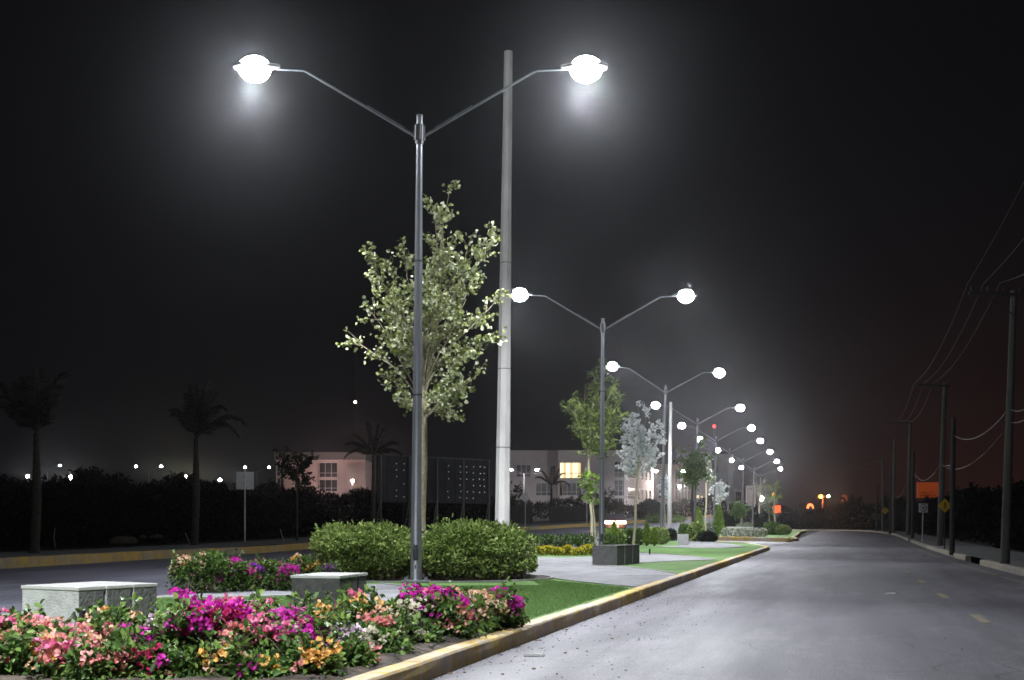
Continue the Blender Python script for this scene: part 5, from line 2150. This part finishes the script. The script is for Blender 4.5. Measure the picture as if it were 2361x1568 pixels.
palm(79, 41.4, 1000, [(10, 905, .6), (0, 880, .5), (60, 870, .5), (100, 852, .4), (150, 858, .7), (120, 900, .3), (-20, 930, .7), (40, 880, .3), (140, 890, .5)], 'dark palm at the far left with wind-swept fronds', 2, 21)
palm(448, 54.7, 1010, [(400, 950, .8), (395, 940, .6), (450, 890, .2), (480, 880, .3), (500, 905, .6), (560, 970, 1.1), (550, 1000, 1.2), (430, 905, .2), (520, 940, 1.0), (470, 900, .2)], 'second dark palm with arching fronds beside the bright yellowish lamp', 3, 17)
palm(858, 76, 1050, [(800, 1020, .6), (815, 1000, .5), (850, 975, .2), (890, 985, .4), (915, 1020, .6), (870, 980, .2), (925, 1045, .7), (795, 1050, .8)], 'slim dark palm in front of the right edge of the pink building', 4, 10)
palm(1270, 150, 1120, [(1235, 1100, .8), (1250, 1085, .5), (1275, 1075, .3), (1300, 1090, .6), (1310, 1115, .9), (1290, 1080, .3)], 'small dark palm below the lit window of the office building', 6, 6)


def side_tree(x, y0, y1, half, Y, lab, seed, n=14, leafm='leaf_dark', per=60, L=.16, **k):
    X, _, gz = gl(x, Y)
    k.setdefault('group', 'dark trees beyond the side road')
    return round_tree(x, y0, y1, half, 1250, Y, lab, seed, leafm, n=n, per=per, L=L, W=L * .5, spread=k.pop('spread', .25), zb=gz + .28, barkm='bark_dark', **k)


side_tree(685, 1040, 1115, 42, 63, 'open feathery young tree in front of the pink building', 301, n=18, L=.2, per=45, spread=.2, trunk_r=.05)
side_tree(1180, 1110, 1170, 22, 120, 'dark small tree just right of the tall concrete pole', 302, n=10, L=.25, trunk_r=.07)
side_tree(1395, 1120, 1185, 20, 130, 'dark small tree against the office wall', 303, n=10, L=.25, trunk_r=.07)
side_tree(1330, 1130, 1190, 30, 175, 'dark tree below the lit window', 304, n=14, L=.3, per=70, trunk_r=.1)
side_tree(930, 1060, 1150, 34, 105, 'dark tree in front of the dark screen, left of the first lamp pole', 305, n=14, L=.25, trunk_r=.09)
X, Yd, gz = gl(1496, 150)
mound('dark_bush', (X, 150, gz), (2.8, 2.4, 2.4), 1800, .3, .16, 'leaf_dark', 'big round dark bush at the corner of the office building', 'bush', 310, stems=4, box=2.3)
X, Yd, gz = gl(1533, 140)
mound('shrub', (X, 140, gz), (4.6, 1.6, .9), 900, .22, .1, 'leaf_mid', 'low rounded shrub right of the big dark bush', 'shrub', 311, 'shrubs on the far part of the median', stems=3, box=2.3)

# curved thin canes on the pavement
for i, (x, yb, yt, bend, lab) in enumerate([(128, 1257, 1213, -.02, 'thin curved cane standing right of the leftmost palm'), (440, 1240, 1212, -.25, 'thin leaning cane against the foot of the second palm'),
                                            (656, 1243, 1212, -.2, 'thin leaning cane right of the square sign')]):
    X, Yc, gz = gl(x, 52 + 4 * i)
    hgt = (yb - yt) * Yc / F
    m = MB()
    m.tube([(0, 0, -.02), (-.06 + bend * .3, 0, hgt * .5), (bend, 0, hgt)], [.02, .018, .014], 6)
    o = m.build('cane', mat('cane_pale', (.32, .30, .22), .8))
    o.location = (X, Yc, gz + .29)
    tag(o, lab, 'cane', 'thin canes on the left pavement')
# rubble on the verge
rr = random.Random(12)
for i, (x, yb, sz, lab) in enumerate([(285, 1246, .55, 'low heap of earth on the verge between the two palms'), (330, 1244, .16, 'left one of two small stones near the earth heap'), (362, 1244, .26, 'larger one of two small stones near the earth heap')]):
    Yc = 2900 * 1.0 / (yb - YH - 0) * .93
    X, Yc, gz = gl(x, Yc)
    X = (x - CX) * Yc / F
    me = bpy.data.meshes.new('stone')
    bm = bmesh.new()
    bmesh.ops.create_icosphere(bm, subdivisions=3, radius=sz)
    for v in bm.verts:
        k = 1 + .22 * math.sin(v.co.x * 9 / sz * .4 + i) * math.sin(v.co.y * 7 / sz * .4) + rr.uniform(-.05, .05)
        v.co = Vector((v.co.x * k * 1.3, v.co.y * k, max(-.05, v.co.z * k * .6)))
    bm.to_mesh(me)
    bm.free()
    me.materials.append(MATS['soil' if i == 0 else 'concrete_dim'])
    o = bpy.data.objects.new('earth_heap' if i == 0 else 'stone', me)
    COL.objects.link(o)
    o.location = (X, Yc, gz + (.1 if i == 0 else .3))
    tag(o, lab, 'earth heap' if i == 0 else 'stone')


# ---------------------------------------------------------------- far vegetation masses (stuff)
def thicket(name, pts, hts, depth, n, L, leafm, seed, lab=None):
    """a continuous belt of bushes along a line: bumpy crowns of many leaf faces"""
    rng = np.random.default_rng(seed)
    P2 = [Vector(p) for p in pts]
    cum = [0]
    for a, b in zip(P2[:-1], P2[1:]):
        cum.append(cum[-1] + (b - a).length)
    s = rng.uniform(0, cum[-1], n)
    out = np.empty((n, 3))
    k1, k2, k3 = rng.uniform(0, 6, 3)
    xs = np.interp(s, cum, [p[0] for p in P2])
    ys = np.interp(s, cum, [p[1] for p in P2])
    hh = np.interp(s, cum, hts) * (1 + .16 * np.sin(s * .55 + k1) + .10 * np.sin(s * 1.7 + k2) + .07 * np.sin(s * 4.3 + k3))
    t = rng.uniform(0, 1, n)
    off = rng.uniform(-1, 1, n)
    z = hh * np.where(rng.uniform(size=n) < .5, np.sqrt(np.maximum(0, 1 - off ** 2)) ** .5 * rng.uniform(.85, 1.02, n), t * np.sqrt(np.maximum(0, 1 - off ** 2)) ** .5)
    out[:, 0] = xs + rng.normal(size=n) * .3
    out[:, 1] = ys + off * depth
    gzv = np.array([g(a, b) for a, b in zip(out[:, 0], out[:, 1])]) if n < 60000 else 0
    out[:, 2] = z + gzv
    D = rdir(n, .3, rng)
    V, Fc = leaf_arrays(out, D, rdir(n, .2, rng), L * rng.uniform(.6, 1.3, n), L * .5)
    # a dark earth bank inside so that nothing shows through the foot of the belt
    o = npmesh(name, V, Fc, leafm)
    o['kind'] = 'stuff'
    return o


lp = lambda x, Y: ((x - CX) * Y / F, Y)
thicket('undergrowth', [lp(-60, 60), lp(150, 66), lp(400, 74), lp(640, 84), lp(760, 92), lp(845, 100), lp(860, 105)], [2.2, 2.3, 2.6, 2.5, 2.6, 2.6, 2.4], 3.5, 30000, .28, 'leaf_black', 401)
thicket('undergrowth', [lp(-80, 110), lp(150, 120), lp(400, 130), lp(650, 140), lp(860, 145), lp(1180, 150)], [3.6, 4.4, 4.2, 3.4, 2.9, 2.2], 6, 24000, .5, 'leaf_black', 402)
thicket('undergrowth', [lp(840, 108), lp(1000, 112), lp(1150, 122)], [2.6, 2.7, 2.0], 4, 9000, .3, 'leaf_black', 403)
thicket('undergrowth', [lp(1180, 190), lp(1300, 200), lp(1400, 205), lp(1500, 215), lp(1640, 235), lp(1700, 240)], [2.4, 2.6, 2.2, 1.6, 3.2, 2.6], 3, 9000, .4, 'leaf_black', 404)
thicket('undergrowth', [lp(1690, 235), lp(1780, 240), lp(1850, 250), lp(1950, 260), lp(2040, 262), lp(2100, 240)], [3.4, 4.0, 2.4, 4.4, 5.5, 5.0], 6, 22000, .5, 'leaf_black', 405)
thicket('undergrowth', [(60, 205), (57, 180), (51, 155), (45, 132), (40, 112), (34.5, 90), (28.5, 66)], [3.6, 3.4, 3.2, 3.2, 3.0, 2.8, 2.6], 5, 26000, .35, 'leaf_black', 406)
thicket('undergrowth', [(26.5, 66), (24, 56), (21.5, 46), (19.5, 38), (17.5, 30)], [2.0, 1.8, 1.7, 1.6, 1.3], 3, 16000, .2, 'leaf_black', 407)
TR = [(2215, 1150, 1215, 40, 78, 'dark round tree behind the thick dark pole'), (2300, 1146, 1230, 60, 70, 'large dark tree between the thick dark pole and the nearest utility pole'),
      (2368, 1152, 1240, 45, 62, 'dark tree cut by the right edge behind the nearest utility pole'), (2140, 1170, 1215, 26, 120, 'small dark tree behind the speed limit sign'), (1965, 1150, 1205, 34, 250, 'dark far tree right of the sodium lamp')]
for i, (x, y0, y1, hf, Y, lab) in enumerate(TR):
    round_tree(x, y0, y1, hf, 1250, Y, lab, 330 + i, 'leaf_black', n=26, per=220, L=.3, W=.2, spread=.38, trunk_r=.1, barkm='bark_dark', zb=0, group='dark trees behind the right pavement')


# ---------------------------------------------------------------- road paint, litter, grass blades
mat('paint_faded', (.30, .23, .12), .8, (.19, .18, .17), scale=30, detail=6, contrast=(.4, .6))
mat('paint_white_faded', (.33, .33, .34), .8, (.24, .24, .25), scale=20, detail=6)
q = MB()
for (x, y) in ((2260, 1427), (2174, 1374), (2125, 1341.6), (2091, 1318), (2066.5, 1304.5), (2048, 1293), (2034, 1284)):
    X, Yc = G(x, y)
    q.box((X, Yc, .005), (.13, 1.5, .002), -.25)
for k, (ya, yb) in enumerate(((20, 30), (31, 43), (46, 60), (62, 80), (82, 104))):
    xa, xb = interp(RKERB, ya) - .55, interp(RKERB, yb) - .55
    q.box(((xa + xb) / 2, (ya + yb) / 2, .005), (.10, math.hypot(xb - xa, yb - ya), .002), -math.atan2(xb - xa, yb - ya))
o = q.build('road_marking', 'paint_faded')
o['kind'] = 'structure'

rr = random.Random(77)


def chips(name, n, area, size, m_, seed, z=.0):
    rng = np.random.default_rng(seed)
    Y = rng.uniform(area[0], area[1], n)
    X = -3.4 + .262 * Y + area[2] + (rng.uniform(0, 1, n) ** area[4]) * (area[3] - area[2])
    P = np.stack([X, Y, np.full(n, z + .004)], 1)
    mb = MB()
    for p in P:
        s = size * rng.uniform(.4, 1.4)
        a = rng.uniform(0, 6.28)
        mb.box((p[0], p[1], p[2] + s * .2), (s * rng.uniform(.6, 1.6), s, s * .45), a)
    o = mb.build(name, m_)
    o['kind'] = 'stuff'


chips('road_grit', 500, (9.5, 26, .02, 1.6, 2.2), .009, 'concrete_dim', 1)
chips('road_grit', 120, (9.5, 40, .05, 7.5, 1.0), .009, 'dark_pole', 2)
chips('road_litter', 45, (9.5, 24, .03, .9, 2.2), .018, mat('dry_leaf', (.25, .16, .09), .9, (.4, .3, .2), scale=40), 3)
chips('soil_stones', 300, (7, 14, -1.6, -.25, 1.0), .03, 'concrete_dim', 4, .18)
for i, (x, y, sz, m_, lab) in enumerate([(1230, 1513, .10, 'concrete_top', 'flat pale scrap lying on the road near the kerb'), (2053, 1370, .09, 'concrete_white', 'small white scrap lying on the road in the right lane'),
                                         (1731, 1286, .13, 'concrete_white', 'small white lump lying at the foot of the kerb')]):
    X, Yc = G(x, y)
    m = MB()
    s_ = sz
    m.add([(-s_, -s_ * .3, .004), (s_, -s_ * .4, .004), (s_ * 1.1, s_ * .3, .004), (-s_ * .9, s_ * .5, .004), (-s_ * .9, -s_ * .2, s_ * .3), (s_ * .9, -s_ * .3, s_ * .2), (s_, s_ * .2, s_ * .3), (-s_ * .8, s_ * .4, s_ * .24)],
          [(3, 2, 1, 0), (4, 5, 6, 7), (0, 1, 5, 4), (1, 2, 6, 5), (2, 3, 7, 6), (3, 0, 4, 7)])
    o = m.build('litter', m_)
    o.location = (X, Yc, 0)
    tag(o, lab, 'litter')


def inside(poly, X, Y):
    c = np.zeros(len(X), bool)
    j = len(poly) - 1
    for i in range(len(poly)):
        xi, yi = poly[i]
        xj, yj = poly[j]
        t = ((yi > Y) != (yj > Y)) & (X < (xj - xi) * (Y - yi) / (yj - yi + 1e-12) + xi)
        c ^= t
        j = i
    return c


def grass(poly, n, L, seed):
    rng = np.random.default_rng(seed)
    xs = [p[0] for p in poly]
    ys = [p[1] for p in poly]
    X = rng.uniform(min(xs), max(xs), n)
    Y = rng.uniform(min(ys), max(ys), n)
    k = inside(poly, X, Y)
    X, Y = X[k], Y[k]
    n = len(X)
    P = np.stack([X, Y, np.full(n, .159)], 1)
    D = rdir(n, 1.2, rng)
    D[:, 2] = np.abs(D[:, 2]) + .3
    D = norm(D)
    S = norm(np.cross(D, rng.normal(size=(n, 3))))
    h = (L * rng.uniform(.6, 1.3, n))[:, None]
    V = np.stack([P - S * .005, P + S * .005, P + D * h], 1).reshape(-1, 3)
    Fc = np.arange(n * 3).reshape(-1, 3)
    o = npmesh('grass', V, Fc, 'grass_blade')
    o['kind'] = 'stuff'


Z = .17
grass([G(1250, 1349, Z), G(1210, 1332, Z), G(1330, 1344, Z), G(1450, 1356, Z), (KX(14.4) - .26, 14.45), (-.4, 14.5), (-1.2, 14.1), G(1010, 1402, Z), G(1012, 1376, Z), G(940, 1352, Z)], 120000, .035, 1)
grass([G(352, 1379, Z), G(440, 1380, Z), G(665, 1376, Z), G(780, 1377, Z), G(840, 1389, Z), G(850, 1402, Z), G(860, 1422, Z), (-2.3, 12.9), (-3.9, 12.0), G(352, 1425, Z)], 70000, .035, 2)

# round white edging ring set in the lawn
ring_c = G(520, 1394, .17)
mb = MB()
rg = [(ring_c[0] + .42 * math.cos(a), ring_c[1] + .42 * math.sin(a)) for a in np.linspace(0, 2 * math.pi, 25)]
for a_, b_ in zip(rg[:-1], rg[1:]):
    mb.box(((a_[0] + b_[0]) / 2, (a_[1] + b_[1]) / 2, .185), (math.dist(a_, b_) + .003, .05, .05), math.atan2(b_[1] - a_[1], b_[0] - a_[0]))
o = mb.build('tree_ring', 'kerb_edge')
tag(o, 'small round pale edging ring set in the lawn left of the grey block bench', 'edging ring')


# ---------------------------------------------------------------- car on the side road
def car():
    Y = 98.0
    X = (1419 - CX) * Y / F
    z = g(X, Y)
    r = empty('parked_car', (X, Y, z), -.28 * .3, label='dark car on the side road seen from behind with glowing tail lights', cat='car')
    m = MB()
    sec = [(-2.0, .34, .80, .80), (-1.9, .26, .92, .84), (-1.2, .24, .98, .86), (1.0, .24, .95, .86), (1.9, .28, .80, .82), (2.1, .36, .66, .72)]
    rings = []
    for y, zlo, zhi, hw in sec:
        rings.append([(-hw, y, zlo), (-hw * 1.02, y, (zlo + zhi) / 2), (-hw * .93, y, zhi), (hw * .93, y, zhi), (hw * 1.02, y, (zlo + zhi) / 2), (hw, y, zlo)])
    vs = [v for q_ in rings for v in q_]
    fs = []
    for i in range(len(sec) - 1):
        for k in range(6):
            a, b_ = i * 6 + k, i * 6 + (k + 1) % 6
            fs.append((a, a + 6, b_ + 6, b_))
    fs += [tuple(range(6)), tuple(range(len(vs) - 6, len(vs)))[::-1]]
    m.add(vs, fs)
    body = m.build('body', mat('car_paint', (.05, .05, .055), .3, metal=.3, spec=.6), r, bevel=.04)
    m = MB()
    cs = [(-1.55, .74, .97), (-1.0, .66, 1.38), (.1, .66, 1.42), (.95, .74, .95)]
    vs = [v for y, hw, zz in cs for v in ((-hw, y, zz), (hw, y, zz))]
    lo_ = [v for y, hw, zz in cs for v in ((-.78, y, .93), (.78, y, .93))]
    m.add(vs + lo_, [(0, 1, 3, 2), (2, 3, 5, 4), (4, 5, 7, 6), (0, 2, 10, 8), (2, 4, 12, 10), (4, 6, 14, 12), (3, 1, 9, 11), (5, 3, 11, 13), (7, 5, 13, 15)])
    m.build('cabin', 'glass_dark', r)
    for sx in (-.72, .72):
        for sy in (-1.35, 1.35):
            w_ = MB()
            w_.tube([(sx - .1, sy, .31), (sx + .1, sy, .31)], .31, 16)
            wo = w_.build('wheel', 'plastic_black', r)
            h_ = MB()
            h_.tube([(sx - .11, sy, .31), (sx + .11, sy, .31)], .17, 12)
            h_.build('rim', 'frame_metal', wo)
    for s in (-1, 1):
        t = MB()
        t.box((s * .43, -2.03, .76), (.74, .10, .22))
        t.build('tail_light', mat('tail_glow', (.9, .3, .2), .4, emit=(1, .50, .33), estr=22), r, bevel=.03)
    p = MB()
    p.box((0, -2.02, .45), (.5, .03, .14))
    p.build('number_plate', 'sign_back', r)
    ld = bpy.data.lights.new('lamp_light', 'AREA')
    ld.energy, ld.color, ld.size = 40, (1, .35, .2), 1.2
    lo = bpy.data.objects.new('lamp_light', ld)
    COL.objects.link(lo)
    lo.parent = r
    lo.location = (0, -2.2, .7)
    lo.rotation_euler = (math.radians(55), 0, 0)


car()

# ---------------------------------------------------------------- night air: thin even haze round everything
mb = MB()
mb.box((10, 285, 28), (900, 680, 64))
hz = mb.build('haze', [])
hz['kind'] = 'stuff'
hm = bpy.data.materials.new('haze_air')
hm.use_nodes = True
t = hm.node_tree
t.nodes.remove(t.nodes['Principled BSDF'])
pv = t.nodes.new('ShaderNodeVolumePrincipled')
pv.inputs['Color'].default_value = (.92, .94, 1.0, 1)
pv.inputs['Density'].default_value = HAZE
pv.inputs['Anisotropy'].default_value = .94
t.links.new(pv.outputs[0], t.nodes['Material Output'].inputs['Volume'])
hz.data.materials.append(hm)
